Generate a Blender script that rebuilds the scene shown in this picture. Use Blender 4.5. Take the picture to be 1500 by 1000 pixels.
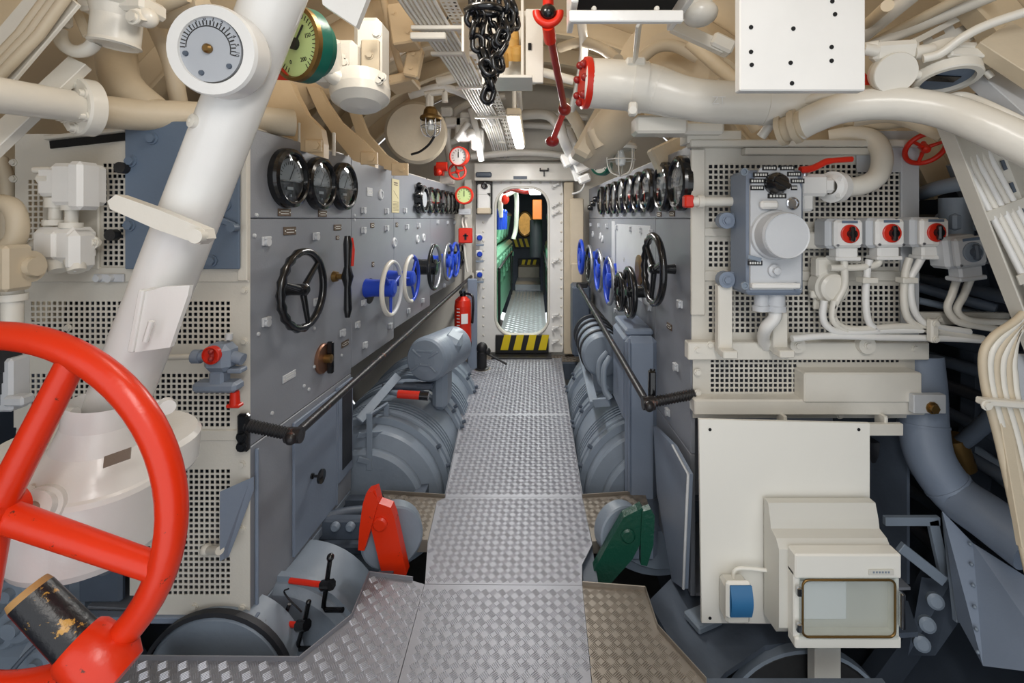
import bpy, math, random
import numpy as np
from mathutils import Vector, Matrix
for o in list(bpy.data.objects): bpy.data.objects.remove(o)
scn = bpy.context.scene
COL = scn.collection
random.seed(7)
# ------------------------------------------------------------ camera (principal point 785,320 ; focal 680 px of 1500)
F, CX, CY, H = 680.0, 785.0, 320.0, 1.44
cd = bpy.data.cameras.new('camera'); cam = bpy.data.objects.new('camera', cd); COL.objects.link(cam)
cam.location = (0, 0, H); cam.rotation_euler = (math.pi/2, 0, 0)
cd.sensor_width = 36; cd.lens = F/1500*36; cd.shift_x = -(CX-750)/1500; cd.shift_y = -(500-CY)/1500
cd.clip_start = 0.02
scn.camera = cam
scn.view_settings.view_transform = 'Standard'; scn.view_settings.look = 'None'
scn.view_settings.gamma = 1.0; scn.view_settings.exposure = 0.5; scn.view_settings.use_curve_mapping = False
# ------------------------------------------------------------ light
w = bpy.data.worlds.new('world'); scn.world = w; w.use_nodes = True
w.node_tree.nodes['Background'].inputs[0].default_value = (0.92, 0.96, 1.0, 1)
w.node_tree.nodes['Background'].inputs[1].default_value = 0.95
def light(name, kind, loc, power, color=(1, .97, .93), size=.2, size_y=None, rot=(0, 0, 0)):
    d = bpy.data.lights.new(name, kind); d.energy = power; d.color = color
    if kind == 'AREA':
        d.size = size
        if size_y: d.shape = 'RECTANGLE'; d.size_y = size_y
    else: d.shadow_soft_size = size
    o = bpy.data.objects.new(name, d); COL.objects.link(o); o.location = loc; o.rotation_euler = rot
    return o
light('lamp_or_fill_light', 'AREA', (-.16, 3.6, 2.04), 15, (1, .98, .95), .10, 1.1)
light('lamp_or_fill_light', 'AREA', (.25, -.3, 2.3), 15, (1, .97, .93), .25, 1.2, (math.radians(18), 0, 0))
light('lamp_or_fill_light', 'POINT', (-.35, 1.3, 2.35), 11, (1, .93, .84), .12)  # fill light without a fixture, added to brighten the hull overhead
light('lamp_or_fill_light', 'POINT', (.35, 2.6, 2.35), 6, (1, .93, .84), .12)
light('bulkhead_lamp_light', 'POINT', (-.52, 4.2, 2.05), 3.6, (1, .98, .95), .06)
light('bulkhead_lamp_light', 'POINT', (.30, 4.2, 2.0), 3.6, (1, .98, .95), .06)
light('lamp_or_fill_light', 'AREA', (-.12, 6.6, 2.1), 45, (.95, 1, .95), .3, 2.0)
light('lamp_or_fill_light', 'POINT', (-.2, 12.2, 1.75), 10, (1, .75, .4), .1)

# ------------------------------------------------------------ pixel helpers
def P(px, py, Y): return Vector(((px-CX)*Y/F, Y, H-(py-CY)*Y/F))
def S(n, Y): return n*Y/F
def PZ(px, py, z=0.0): return P(px, py, (H-z)*F/(py-CY))
LA, LB = -1.1253, .05706          # left switchboard face: X = LA + LB*Y
RA, RB = .7156, -.0331            # right switchboard face
def LWY(px, off=0): return (LA+off)/((px-CX)/F-LB)
def RWY(px, off=0): return (RA-off)/((px-CX)/F-RB)
def frame(o, z, up=(0, 0, 1)):
    z = Vector(z).normalized(); up = Vector(up)
    x = up.cross(z)
    if x.length < 1e-5: x = Vector((1, 0, 0))
    x.normalize(); y = z.cross(x)
    M = Matrix((x, y, z)).transposed().to_4x4(); M.translation = Vector(o); return M
def FM(px, py, Y): return frame(P(px, py, Y), (0, -1, 0))       # faces the camera side, x right, y up
LN = Vector((1, -LB, 0)).normalized(); RN = Vector((-1, RB, 0)).normalized()
def LM(px, py, off=0):
    Y = LWY(px, off); return frame(P(px, py, Y)-LN*off, LN)
def RM(px, py, off=0):
    Y = RWY(px, off); return frame(P(px, py, Y)-RN*off, RN)
# ------------------------------------------------------------ materials
def lin(c):
    r = []
    for v in c[:3]:
        v /= 255.0
        r.append(v/12.92 if v <= .04045 else ((v+.055)/1.055)**2.4)
    return (*r, 1)
MT = {}
def mat(name, rgb, rough=.45, metal=0.0, var=.10, vscale=7, bump=.15, bscale=90, spots=None, spot_amt=.62, spot_scale=14, coat=0, emit=0):
    m = bpy.data.materials.new(name); m.use_nodes = True
    nt = m.node_tree; N = nt.nodes; L = nt.links; b = N['Principled BSDF']
    c = lin(rgb)
    geo = N.new('ShaderNodeTexCoord')
    n1 = N.new('ShaderNodeTexNoise'); n1.inputs['Scale'].default_value = vscale; n1.inputs['Detail'].default_value = 5
    L.new(geo.outputs['Object'], n1.inputs['Vector'])
    mx = N.new('ShaderNodeMixRGB')
    mx.inputs[1].default_value = tuple(max(0, v*(1-var*1.6)) for v in c[:3])+(1,)
    mx.inputs[2].default_value = tuple(min(1, v*(1+var)) for v in c[:3])+(1,)
    L.new(n1.outputs['Fac'], mx.inputs[0])
    out = mx.outputs[0]
    if spots:
        n2 = N.new('ShaderNodeTexNoise'); n2.inputs['Scale'].default_value = spot_scale; n2.inputs['Detail'].default_value = 8
        n2.inputs['Roughness'].default_value = .7
        L.new(geo.outputs['Object'], n2.inputs['Vector'])
        rp = N.new('ShaderNodeValToRGB'); rp.color_ramp.elements[0].position = spot_amt; rp.color_ramp.elements[1].position = spot_amt+.03
        L.new(n2.outputs['Fac'], rp.inputs[0])
        m2 = N.new('ShaderNodeMixRGB'); m2.inputs[2].default_value = lin(spots)
        L.new(rp.outputs[0], m2.inputs[0]); L.new(out, m2.inputs[1]); out = m2.outputs[0]
    L.new(out, b.inputs['Base Color'])
    b.inputs['Roughness'].default_value = rough; b.inputs['Metallic'].default_value = metal
    if coat: b.inputs['Coat Weight'].default_value = coat
    if bump:
        n3 = N.new('ShaderNodeTexNoise'); n3.inputs['Scale'].default_value = bscale; n3.inputs['Detail'].default_value = 3
        L.new(geo.outputs['Object'], n3.inputs['Vector'])
        bp = N.new('ShaderNodeBump'); bp.inputs['Strength'].default_value = bump; bp.inputs['Distance'].default_value = .004
        L.new(n3.outputs['Fac'], bp.inputs['Height']); L.new(bp.outputs[0], b.inputs['Normal'])
    if emit:
        b.inputs['Emission Color'].default_value = c; b.inputs['Emission Strength'].default_value = emit
    MT[name] = m
    return m
mat('cream', (226, 222, 212), .27, var=.06, bump=.2, bscale=45)
mat('white', (234, 233, 230), .22, var=.05, bump=.16, bscale=40)
mat('plate_cream', (212, 208, 198), .42, var=.05, bump=.12, bscale=120)
mat('beige', (206, 192, 168), .45, var=.09, bump=.25, bscale=45)
mat('tan', (214, 188, 150), .45, var=.08, bump=.25, bscale=45)
mat('hull', (214, 196, 166), .5, var=.12, vscale=3, bump=.3, bscale=30)
mat('hull_grey', (62, 70, 82), .6, var=.3, vscale=5, bump=.4, bscale=25)
mat('grey', (140, 144, 152), .38, var=.05, bump=.12, bscale=140)
mat('greyblue', (128, 140, 158), .42, var=.06, bump=.15, bscale=100)
mat('bluepanel', (98, 114, 134), .45, var=.06, bump=.1, bscale=100)
mat('machine', (134, 146, 160), .42, var=.12, bump=.3, bscale=40, spots=(88, 92, 96), spot_amt=.70)
mat('machine_dark', (84, 94, 108), .5, var=.2, bump=.35, bscale=40)
mat('lightgrey', (200, 203, 207), .4, var=.05, bump=.15)
mat('black', (18, 19, 22), .22, var=.2, bump=.05, coat=.3)
mat('black_matt', (24, 24, 27), .5, var=.2, bump=.3, bscale=80)
mat('blackworn', (34, 32, 34), .38, var=.3, bump=.3, spots=(112, 74, 60), spot_amt=.60, spot_scale=30)
mat('darkhole', (8, 9, 12), .8, var=.2, bump=0)
mat('red', (222, 50, 14), .3, var=.06, bump=.15, bscale=60, spots=(96, 44, 30), spot_amt=.645, spot_scale=38)
mat('redplain', (212, 44, 24), .35, var=.06, bump=.1)
mat('darkred', (150, 36, 32), .35, var=.12, bump=.2)
mat('green', (18, 74, 58), .32, var=.15, bump=.7, bscale=55)
mat('engine_green', (118, 176, 146), .4, var=.18, bump=.3)
mat('blue', (34, 70, 190), .3, var=.08, bump=.05)
mat('socketblue', (52, 112, 160), .35, var=.03, bump=.02)
mat('brass', (142, 112, 66), .35, .8, var=.2, bump=.1)
mat('copper', (150, 112, 92), .35, .7, var=.2, bump=.1)
mat('brownplate', (104, 86, 70), .45, .4, var=.2, bump=.1, spots=(190, 180, 160), spot_amt=.62, spot_scale=120)
mat('steel', (178, 180, 186), .32, .9, var=.08, bump=.1)
mat('aluminium', (156, 157, 164), .5, .6, var=.10, vscale=3, bump=.1, bscale=200)
mat('tread', (196, 197, 205), .36, .7, var=.06, vscale=3, bump=0)
mat('aluminium_dull', (150, 142, 132), .45, .6, var=.18, vscale=5, bump=.1, bscale=200)
mat('chrome', (205, 206, 210), .15, 1, var=.02, bump=0)
mat('dial', (176, 180, 186), .5, var=.04, bump=.03)
mat('dial_green', (196, 218, 150), .45, var=.02, bump=0)
mat('dial_white', (238, 238, 236), .4, var=.01, bump=0)
mat('tealgreen', (18, 98, 82), .3, var=.05, bump=.05)
mat('paper', (210, 200, 160), .7, var=.06, bump=.05)
mat('ink', (40, 38, 36), .6, var=.05, bump=0)
mat('white_ink', (220, 220, 215), .6, var=.02, bump=0)
mat('yellow', (226, 200, 20), .45, var=.08, bump=.1)
mat('wood', (176, 134, 80), .6, var=.2, bump=.3)
mat('orange', (198, 108, 40), .45, var=.1, bump=.1)
mat('amber', (206, 160, 84), .5, var=.25, vscale=14, bump=.2)
mat('plastic', (238, 236, 228), .4, var=.015, bump=.02)
mat('plastic_grey', (214, 212, 204), .4, var=.015, bump=.02)
mat('lampglow', (255, 253, 248), .5, var=0, bump=0, emit=6)
mat('handle_worn', (26, 26, 30), .35, var=.2, bump=.3, spots=(198, 150, 66), spot_amt=.585, spot_scale=26)
mat('rubber', (40, 42, 48), .55, var=.1, bump=.2)
mat('bilge', (46, 46, 48), .55, var=.5, vscale=9, bump=.5, bscale=18)
def glassmat(name, rgb=(235, 240, 240), rough=.05, mixf=.8):
    m = bpy.data.materials.new(name); m.use_nodes = True; nt = m.node_tree; N = nt.nodes; L = nt.links
    b = N['Principled BSDF']; b.inputs['Base Color'].default_value = lin(rgb); b.inputs['Roughness'].default_value = rough
    tr = N.new('ShaderNodeBsdfTransparent'); tr.inputs[0].default_value = lin(rgb); mx = N.new('ShaderNodeMixShader')
    lw = N.new('ShaderNodeLayerWeight'); lw.inputs[0].default_value = .5
    fr = N.new('ShaderNodeMath'); fr.operation = 'POWER'; fr.inputs[1].default_value = 4.0; L.new(lw.outputs['Facing'], fr.inputs[0])
    ad = N.new('ShaderNodeMath'); ad.operation = 'ADD'; ad.inputs[1].default_value = 1-mixf
    L.new(fr.outputs[0], ad.inputs[0]); L.new(ad.outputs[0], mx.inputs[0])
    gl = N.new('ShaderNodeBsdfGlossy'); gl.inputs['Roughness'].default_value = rough
    L.new(tr.outputs[0], mx.inputs[1]); L.new(gl.outputs[0], mx.inputs[2])
    L.new(mx.outputs[0], N['Material Output'].inputs[0]); MT[name] = m
glassmat('glass', (250, 252, 252), .04, .95)
glassmat('glass_dark', (215, 220, 222), .05, .97)

# ------------------------------------------------------------ mesh builder
def frames_along(pts, closed=False):
    n = len(pts); T = []
    for i in range(n):
        if closed: t = pts[(i+1) % n]-pts[i-1]
        else: t = pts[min(i+1, n-1)]-pts[max(i-1, 0)]
        T.append(t.normalized() if t.length > 1e-9 else Vector((0, 0, 1)))
    a = Vector((0, 0, 1)) if abs(T[0].z) < .9 else Vector((1, 0, 0))
    u = (a-T[0]*a.dot(T[0])).normalized(); res = []
    for i in range(n):
        u = u-T[i]*u.dot(T[i]); u.normalize(); res.append((u, T[i].cross(u)))
    return res
def sp(pts, k=6):
    pts = [Vector(p) for p in pts]; n = len(pts); r = []
    for i in range(n-1):
        p0 = pts[i-1] if i else pts[0]*2-pts[1]; p1 = pts[i]; p2 = pts[i+1]; p3 = pts[i+2] if i+2 < n else pts[-1]*2-pts[-2]
        for j in range(k):
            t = j/k
            r.append(.5*((2*p1)+(p2-p0)*t+(2*p0-5*p1+4*p2-p3)*t*t+(3*p1-p0-3*p2+p3)*t**3))
    r.append(pts[-1]); return r
def pp(*a): return [P(*q) for q in a]
SPL = {'bolt_set': 'bolt', 'flange_studs': 'stud', 'round_bosses': 'boss', 'casing_top': 'casing_sheet', 'strap_lug': 'lug', 'clamp_ears': 'clamp_ear', 'window_hinge': 'hinge', 'band_bolts': 'band_bolt',
       'flange_bolts': 'flange_bolt', 'screw_holes': 'screw_hole', 'rivet_rows': 'rivet', 'rivet_row': 'rivet', 'rim_bolts': 'rim_bolt', 'boss_bolts': 'boss_bolt', 'screw_pair': 'screw', 'hose_pair': 'hose', 'vent_ribs': 'vent_rib',
       'slot_row': 'slot', 'clamp_bands': 'clamp_band', 'grease_fittings': 'grease_fitting', 'end_webs': 'end_web', 'angle_bars': 'angle_bar', 'frame_bars': 'frame_bar', 'bars': 'bracket_bar', 'side_rail': 'side_rail', 'pipes': 'pipe', 'cables': 'cable'}
class MB:
    def pieces(s):
        B = []
        for (a, b, c, d) in s.ch:
            vs = s.v[a:b]; B.append([[min(v[k] for v in vs)-.0008 for k in range(3)], [max(v[k] for v in vs)+.0008 for k in range(3)]])
        par = list(range(len(B)))
        def fi(i):
            while par[i] != i: i = par[i]
            return i
        for i in range(len(B)):
            for j in range(i):
                if all(B[i][0][k] <= B[j][1][k] and B[j][0][k] <= B[i][1][k] for k in range(3)): par[fi(i)] = fi(j)
        gr = {}
        for i in range(len(B)): gr.setdefault(fi(i), []).append(i)
        out = []
        for g in gr.values():
            m = MB()
            for i in g:
                a, b, c, d = s.ch[i]; off = len(m.v)-a; m.v += s.v[a:b]
                m.f += [[q+off for q in f] for f in s.f[c:d]]; m.s += s.s[c:d]
            m.ch = [0]; out.append(m)
        return out
    def __init__(s, M=None): s.v = []; s.f = []; s.s = []; s.ch = []; s.M = M or Matrix()
    def at(s, M): s.M = M; return s
    def add(s, vs, fs, smooth=False):
        b = len(s.v); fb = len(s.f)
        s.v += [s.M @ Vector(v) for v in vs]; s.ch.append((b, len(s.v), fb, fb+len(fs)))
        for f in fs: s.f.append([b+i for i in f]); s.s.append(smooth)
        return s
    def box(s, c, d, bev=0, R=None):
        hx, hy, hz = d[0]/2, d[1]/2, d[2]/2; c = Vector(c)
        def tf(v): v = Vector(v); return c+((R @ v) if R else v)
        if not bev:
            vs = [tf((x, y, z)) for x in (-hx, hx) for y in (-hy, hy) for z in (-hz, hz)]
            return s.add(vs, [(0, 1, 3, 2), (4, 6, 7, 5), (0, 4, 5, 1), (2, 3, 7, 6), (0, 2, 6, 4), (1, 5, 7, 3)])
        b = min(bev, hx*.9, hy*.9, hz*.9); vs = []; idx = {}
        for sx in (-1, 1):
            for sy in (-1, 1):
                for sz in (-1, 1):
                    for k in range(3):
                        q = [sx*(hx-b), sy*(hy-b), sz*(hz-b)]; q[k] = (sx, sy, sz)[k]*(hx, hy, hz)[k]
                        idx[(sx, sy, sz, k)] = len(vs); vs.append(tf(q))
        fs = []
        for sx in (-1, 1):
            fs.append([idx[(sx, a, e, 0)] for a, e in ((-1, -1), (1, -1), (1, 1), (-1, 1))][::sx])
            fs.append([idx[(a, sx, e, 1)] for a, e in ((-1, -1), (1, -1), (1, 1), (-1, 1))][::-sx])
            fs.append([idx[(a, e, sx, 2)] for a, e in ((-1, -1), (1, -1), (1, 1), (-1, 1))][::sx])
            for sy in (-1, 1):
                fs.append([idx[(sx, sy, -1, 0)], idx[(sx, sy, -1, 1)], idx[(sx, sy, 1, 1)], idx[(sx, sy, 1, 0)]][::sx*sy])
                fs.append([idx[(sx, -1, sy, 0)], idx[(sx, -1, sy, 2)], idx[(sx, 1, sy, 2)], idx[(sx, 1, sy, 0)]][::-sx*sy])
                fs.append([idx[(-1, sx, sy, 1)], idx[(-1, sx, sy, 2)], idx[(1, sx, sy, 2)], idx[(1, sx, sy, 1)]][::sx*sy])
                for sz in (-1, 1):
                    fs.append([idx[(sx, sy, sz, 0)], idx[(sx, sy, sz, 1)], idx[(sx, sy, sz, 2)]][::sx*sy*sz])
        return s.add(vs, fs)
    def cyl(s, p0, p1, r0, r1=None, n=20, caps=True):
        p0 = Vector(p0); p1 = Vector(p1); r1 = r0 if r1 is None else r1
        (u, w), = frames_along([p0, p1])[:1]
        A = [p0+(u*math.cos(a)+w*math.sin(a))*r0 for a in [2*math.pi*i/n for i in range(n)]]
        B = [p1+(u*math.cos(a)+w*math.sin(a))*r1 for a in [2*math.pi*i/n for i in range(n)]]
        s.add(A+B, [(i, (i+1) % n, n+(i+1) % n, n+i) for i in range(n)], True)
        if caps:
            s.add(A, [list(range(n))[::-1]]); s.add(B, [list(range(n))])
        return s
    def tube(s, pts, r, n=10, closed=False, caps=True):
        pts = [Vector(p) for p in pts]; fr = frames_along(pts, closed); m = len(pts); vs = []
        rr = r if isinstance(r, (list, tuple)) else [r]*m
        for p, (u, w), q in zip(pts, fr, rr):
            vs += [p+(u*math.cos(2*math.pi*i/n)+w*math.sin(2*math.pi*i/n))*q for i in range(n)]
        fs = []
        for j in range(m if closed else m-1):
            k = (j+1) % m
            fs += [(j*n+i, j*n+(i+1) % n, k*n+(i+1) % n, k*n+i) for i in range(n)]
        s.add(vs, fs, True)
        if caps and not closed:
            s.add(vs[:n], [list(range(n))[::-1]]); s.add(vs[-n:], [list(range(n))])
        return s
    def ring(s, c, z, R, r, n=32, m=10):
        M = frame(c, z)
        return s.tube([M @ Vector((R*math.cos(a), R*math.sin(a), 0)) for a in [2*math.pi*i/n for i in range(n)]], r, m, True)
    def lathe(s, prof, M=None, n=28, smooth=True):
        M = M or Matrix(); vs = []; m = len(prof)
        for r, z in prof: vs += [M @ Vector((r*math.cos(2*math.pi*i/n), r*math.sin(2*math.pi*i/n), z)) for i in range(n)]
        for j in range(m-1):
            s.add(vs[j*n:(j+2)*n], [(i, (i+1) % n, n+(i+1) % n, n+i) for i in range(n)], smooth)
        return s
    def prism(s, poly, t, M=None, z0=0):
        M = M or Matrix(); n = len(poly)
        ar = sum(poly[i][0]*poly[(i+1) % n][1]-poly[(i+1) % n][0]*poly[i][1] for i in range(n))
        if ar < 0: poly = poly[::-1]
        A = [M @ Vector((x, y, z0)) for x, y in poly]; B = [M @ Vector((x, y, z0+t)) for x, y in poly]
        s.add(A, [list(range(n))[::-1]]); s.add(B, [list(range(n))])
        return s.add(A+B, [(i, (i+1) % n, n+(i+1) % n, n+i) for i in range(n)])
    def ball(s, c, r, n=16, m=10, sc=(1, 1, 1)):
        vs = []; c = Vector(c)
        for j in range(m+1):
            t = math.pi*j/m
            vs += [c+Vector((r*sc[0]*math.sin(t)*math.cos(2*math.pi*i/n), r*sc[1]*math.sin(t)*math.sin(2*math.pi*i/n), -r*sc[2]*math.cos(t))) for i in range(n)]
        return s.add(vs, [(j*n+i, j*n+(i+1) % n, (j+1)*n+(i+1) % n, (j+1)*n+i) for j in range(m) for i in range(n)], True)
    def build(s, name, m, parent=None, world=False, label=None, kind=None):
        if name in SPL and len(s.ch) > 1:
            r = None
            for piece in s.pieces(): r = piece.build(SPL[name], m, parent, world)
            return r
        me = bpy.data.meshes.new(name)
        vs = s.v
        if world and parent is not None:
            I = MAT[parent.name].inverted(); vs = [I @ v for v in vs]
        me.from_pydata([tuple(v) for v in vs], [], s.f)
        me.polygons.foreach_set('use_smooth', s.s)
        me.materials.append(MT[m]); me.update()
        o = bpy.data.objects.new(name, me); COL.objects.link(o)
        if parent is not None: o.parent = parent; MAT[o.name] = MAT[parent.name]
        else: MAT[o.name] = Matrix()
        if label: o['label'] = label
        if kind: o['kind'] = kind
        return o
MAT = {}
def tag(o, label, cat, group=None, kind=None):
    o['label'] = label; o['category'] = cat
    if group: o['group'] = group
    if kind: o['kind'] = kind
    return o
def T(name, label, cat, M=None, group=None):
    o = bpy.data.objects.new(name, None); COL.objects.link(o); o.empty_display_size = .05
    if M is None: M = Matrix()
    elif not isinstance(M, Matrix): M = Matrix.Translation(Vector(M))
    o.matrix_world = M; MAT[o.name] = M.copy()
    return tag(o, label, cat, group)
def solo(name, mb, m, label, cat, group=None):
    """one mesh thing: origin moved to its own middle bottom"""
    xs = [v.x for v in mb.v]; ys = [v.y for v in mb.v]; zs = [v.z for v in mb.v]
    c = Vector(((min(xs)+max(xs))/2, (min(ys)+max(ys))/2, min(zs)))
    mb.v = [v-c for v in mb.v]
    o = mb.build(name, m); o.location = c; MAT[o.name] = Matrix.Translation(c)
    return tag(o, label, cat, group)
def struct(name, mb, m, parent=None):
    o = mb.build(name, m, parent); 
    if parent is None: o['kind'] = 'structure'
    return o
def dup(root, M, label=None, group=None):
    r = root.copy(); COL.objects.link(r); r.matrix_world = M; MAT[r.name] = M.copy()
    if label: r['label'] = label
    if group: r['group'] = group
    for ch in list(root.children):
        c = ch.copy(); COL.objects.link(c); c.parent = r
        for g in ch.children:
            d = g.copy(); COL.objects.link(d); d.parent = c
    return r
def text(s, M, size, m, parent, name='lettering', depth=.0006):
    cu = bpy.data.curves.new('txt', 'FONT'); cu.body = s; cu.size = size; cu.extrude = depth; cu.align_x = 'CENTER'; cu.align_y = 'CENTER'
    cu.resolution_u = 2
    t = bpy.data.objects.new('txt', cu); COL.objects.link(t)
    me = bpy.data.meshes.new_from_object(t); bpy.data.objects.remove(t)
    if len(me.polygons) == 0: return None
    I = MAT[parent.name].inverted() @ M
    me.transform(I); me.materials.clear(); me.materials.append(MT[m])
    o = bpy.data.objects.new(name, me); COL.objects.link(o); o.parent = parent; MAT[o.name] = MAT[parent.name]
    return o
def bolt(mb, c, z, r, h=None, n=6):
    z = Vector(z).normalized(); h = h or r*.8
    mb.cyl(Vector(c)-z*.001, Vector(c)+z*h*.3, r*1.35, n=10); mb.cyl(Vector(c), Vector(c)+z*h, r, n=n)
FWD = Vector((0, -1, 0))
# ============================================================ STRUCTURE
XC, ZC, RH = -.12, .68, 2.22
Y0, Y1 = -1.2, 5.0
def arc_sheet(a0, a1, r, ya, yb, n=40):
    mb = MB(); vs = []
    for i in range(n+1):
        a = math.radians(a0+(a1-a0)*i/n)
        for y in (ya, yb): vs.append((XC+r*math.cos(a), y, ZC+r*math.sin(a)))
    mb.add(vs, [(2*i, 2*i+1, 2*i+3, 2*i+2) for i in range(n)], True); return mb
ceiling = struct('ceiling', arc_sheet(24, 168, RH, Y0, Y1), 'hull')
struct('wall_right', arc_sheet(-62, 24, RH, Y0, Y1, 20), 'hull_grey')
struct('wall_left', arc_sheet(168, 242, RH, Y0, Y1, 20), 'hull_grey')
struct('bilge_floor', arc_sheet(242, 298, RH, Y0, Y1, 20), 'bilge')
def arc_bar(mb, a0, a1, r0, r1, ya, yb, n=40):
    vs = []; m = n+1
    for i in range(m):
        a = math.radians(a0+(a1-a0)*i/n); c, s_ = math.cos(a), math.sin(a)
        for r, y in ((r0, ya), (r1, ya), (r1, yb), (r0, yb)): vs.append((XC+r*c, y, ZC+r*s_))
    fs = []
    for i in range(n):
        for k in range(4): fs.append((i*4+k, i*4+(k+1) % 4, i*4+4+(k+1) % 4, i*4+4+k))
    mb.add(vs, fs+[(0, 1, 2, 3), (4*n+3, 4*n+2, 4*n+1, 4*n)])
rf = None
for i, y in enumerate([-.9, -.3, .3, .9, 1.5, 2.1, 2.7, 3.3, 3.9, 4.5]):
    mb = MB(); arc_bar(mb, 24, 172, RH-.13, RH-.002, y-.008, y+.008); arc_bar(mb, 24, 172, RH-.145, RH-.13, y-.035, y+.035)
    mb.build('ring_frame', 'hull', ceiling)
wr = bpy.data.objects['wall_right']; wl = bpy.data.objects['wall_left']
for y in [.3, .9, 1.5, 2.1, 2.7, 3.3, 3.9, 4.5]:
    for a0, a1, par in ((-60, 24, wr), (172, 240, wl)):
        mb = MB(); arc_bar(mb, a0, a1, RH-.13, RH-.002, y-.008, y+.008, 16); arc_bar(mb, a0, a1, RH-.145, RH-.13, y-.035, y+.035, 16)
        mb.build('ring_frame', 'hull_grey', par)
# longitudinal cable runs along the lower hull (dark strips seen through the gaps on the right)
for k, a in enumerate([-8, -4.5, -1, 2.5, 6, 9.5, 13, 17, 21, -12, -16, -20]):
    mb = MB(); q = math.radians(a); r = RH-.17
    mb.tube([(XC+r*math.cos(q), y, ZC+r*math.sin(q)+.02*math.sin(3*y+k)) for y in np.linspace(.2, 4.9, 14)], .028, 8)
    mb.build('hull_cable', ['machine_dark', 'hull_grey', 'rubber'][k % 3], wr)

# ---- bulkhead with door opening
def rrect(cx, cz, hw, hh, r, n=8):
    o = []
    for sx, sz, a in ((1, 1, 0), (-1, 1, 90), (-1, -1, 180), (1, -1, 270)):
        for i in range(n+1):
            t = math.radians(a+90*i/n); o.append((cx+sx*(hw-r)+r*math.cos(t), cz+sz*(hh-r)+r*math.sin(t)))
    q = []
    for i in range(len(o)):
        a, b = o[i], o[(i+1) % len(o)]; m = max(1, int(math.hypot(a[0]-b[0], a[1]-b[1])/.12))
        q += [(a[0]+(b[0]-a[0])*j/m, a[1]+(b[1]-a[1])*j/m) for j in range(m)]
    return q
DX, DZ, DW, DH = -.147, .98, .283, .79
dout = rrect(DX, DZ, DW, DH, .2)
mb = MB(); n = len(dout); outer = []
for x, z in dout:
    d = Vector((x-DX, 0, z-DZ)).normalized(); o = Vector((DX-XC, 0, DZ-ZC))
    b = o.dot(d); t = -b+math.sqrt(b*b-(o.length_squared-RH*RH)); outer.append((DX+d.x*t, DZ+d.z*t))
vs = [(x, 5.0, z) for x, z in dout]+[(x, 5.0, z) for x, z in outer]+[(x, 5.06, z) for x, z in dout]
fs = [(i, (i+1) % n, n+(i+1) % n, n+i) for i in range(n)]+[(2*n+i, 2*n+(i+1) % n, (i+1) % n, i) for i in range(n)]
mb.add(vs, fs)
bulk = struct('wall_far', mb, 'cream')
# door frame: plate, coaming, rivets, clips, sill
df = T('door_1', 'white riveted door frame of the bulkhead opening', 'door frame', P(765, 515, 4.95)); df['kind'] = 'structure'; del df['category']
mb = MB(); fo = [(P(697, 0, 4.95).x, 0.02), (P(825, 0, 4.95).x, 0.02), (P(825, 0, 4.95).x, P(0, 262, 4.95).z), (P(697, 0, 4.95).x, P(0, 262, 4.95).z)]
cx0, cx1, cz0, cz1 = fo[0][0], fo[1][0], .02, fo[2][1]
out2 = []
for x, z in dout:
    d = Vector((x-DX, 0, z-DZ)); tx = ((cx1 if d.x > 0 else cx0)-DX)/d.x if abs(d.x) > 1e-6 else 9e9; tz = ((cz1 if d.z > 0 else cz0)-DZ)/d.z if abs(d.z) > 1e-6 else 9e9
    t = min(tx, tz); out2.append((DX+d.x*t, DZ+d.z*t))
vs = [(x, 4.94, z) for x, z in dout]+[(x, 4.94, z) for x, z in out2]+[(x, 4.999, z) for x, z in dout]+[(x, 4.999, z) for x, z in out2]
fs = []
for i in range(n):
    j = (i+1) % n
    fs += [(i, j, n+j, n+i), (2*n+i, 2*n+j, j, i), (n+i, n+j, 3*n+j, 3*n+i)]
mb.add(vs, fs); mb.build('frame_plate', 'white', df, True)
MB().tube([(x, 4.94, z) for x, z in dout], .014, 8, True).build('coaming', 'cream', df, True)
mb = MB()
for k in range(17):
    z = .1+k*.1
    for x in (P(708, 0, 4.94).x, P(822, 0, 4.94).x): mb.ball((x, 4.94, z), .013, 8, 6)
for k in range(9): mb.ball((cx0+.06+k*.105, 4.94, cz1-.04), .012, 8, 6)
mb.build('rivet_rows', 'cream', df, True)
for py in (272, 300, 312, 382, 462, 480, 500):
    mb = MB(FM(812, py, 4.92)); mb.box((0, 0, 0), (.05, .035, .03), .006); mb.cyl((0, 0, 0), (.05, .02, .03), .012, n=10); mb.ball((-.02, -.02, .02), .014, 8, 6)
    mb.build('door_clip', 'white', df, True)
sill = MB(); sill.box((DX, 4.915, P(0, 503, 4.93).z), (.56, .03, .19), .004)
so = sill.build('sill_plate', 'black_matt', df, True)
for k in range(4):
    x = P(740+k*18.5, 0, 4.9).x
    MB(frame((x, 4.899, P(0, 502, 4.9).z), FWD)).prism([(-.05, -.075), (.03, -.075), (.065, .085), (-.01, .085)], .003).build('yellow_stripe', 'yellow', so, True)
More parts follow.
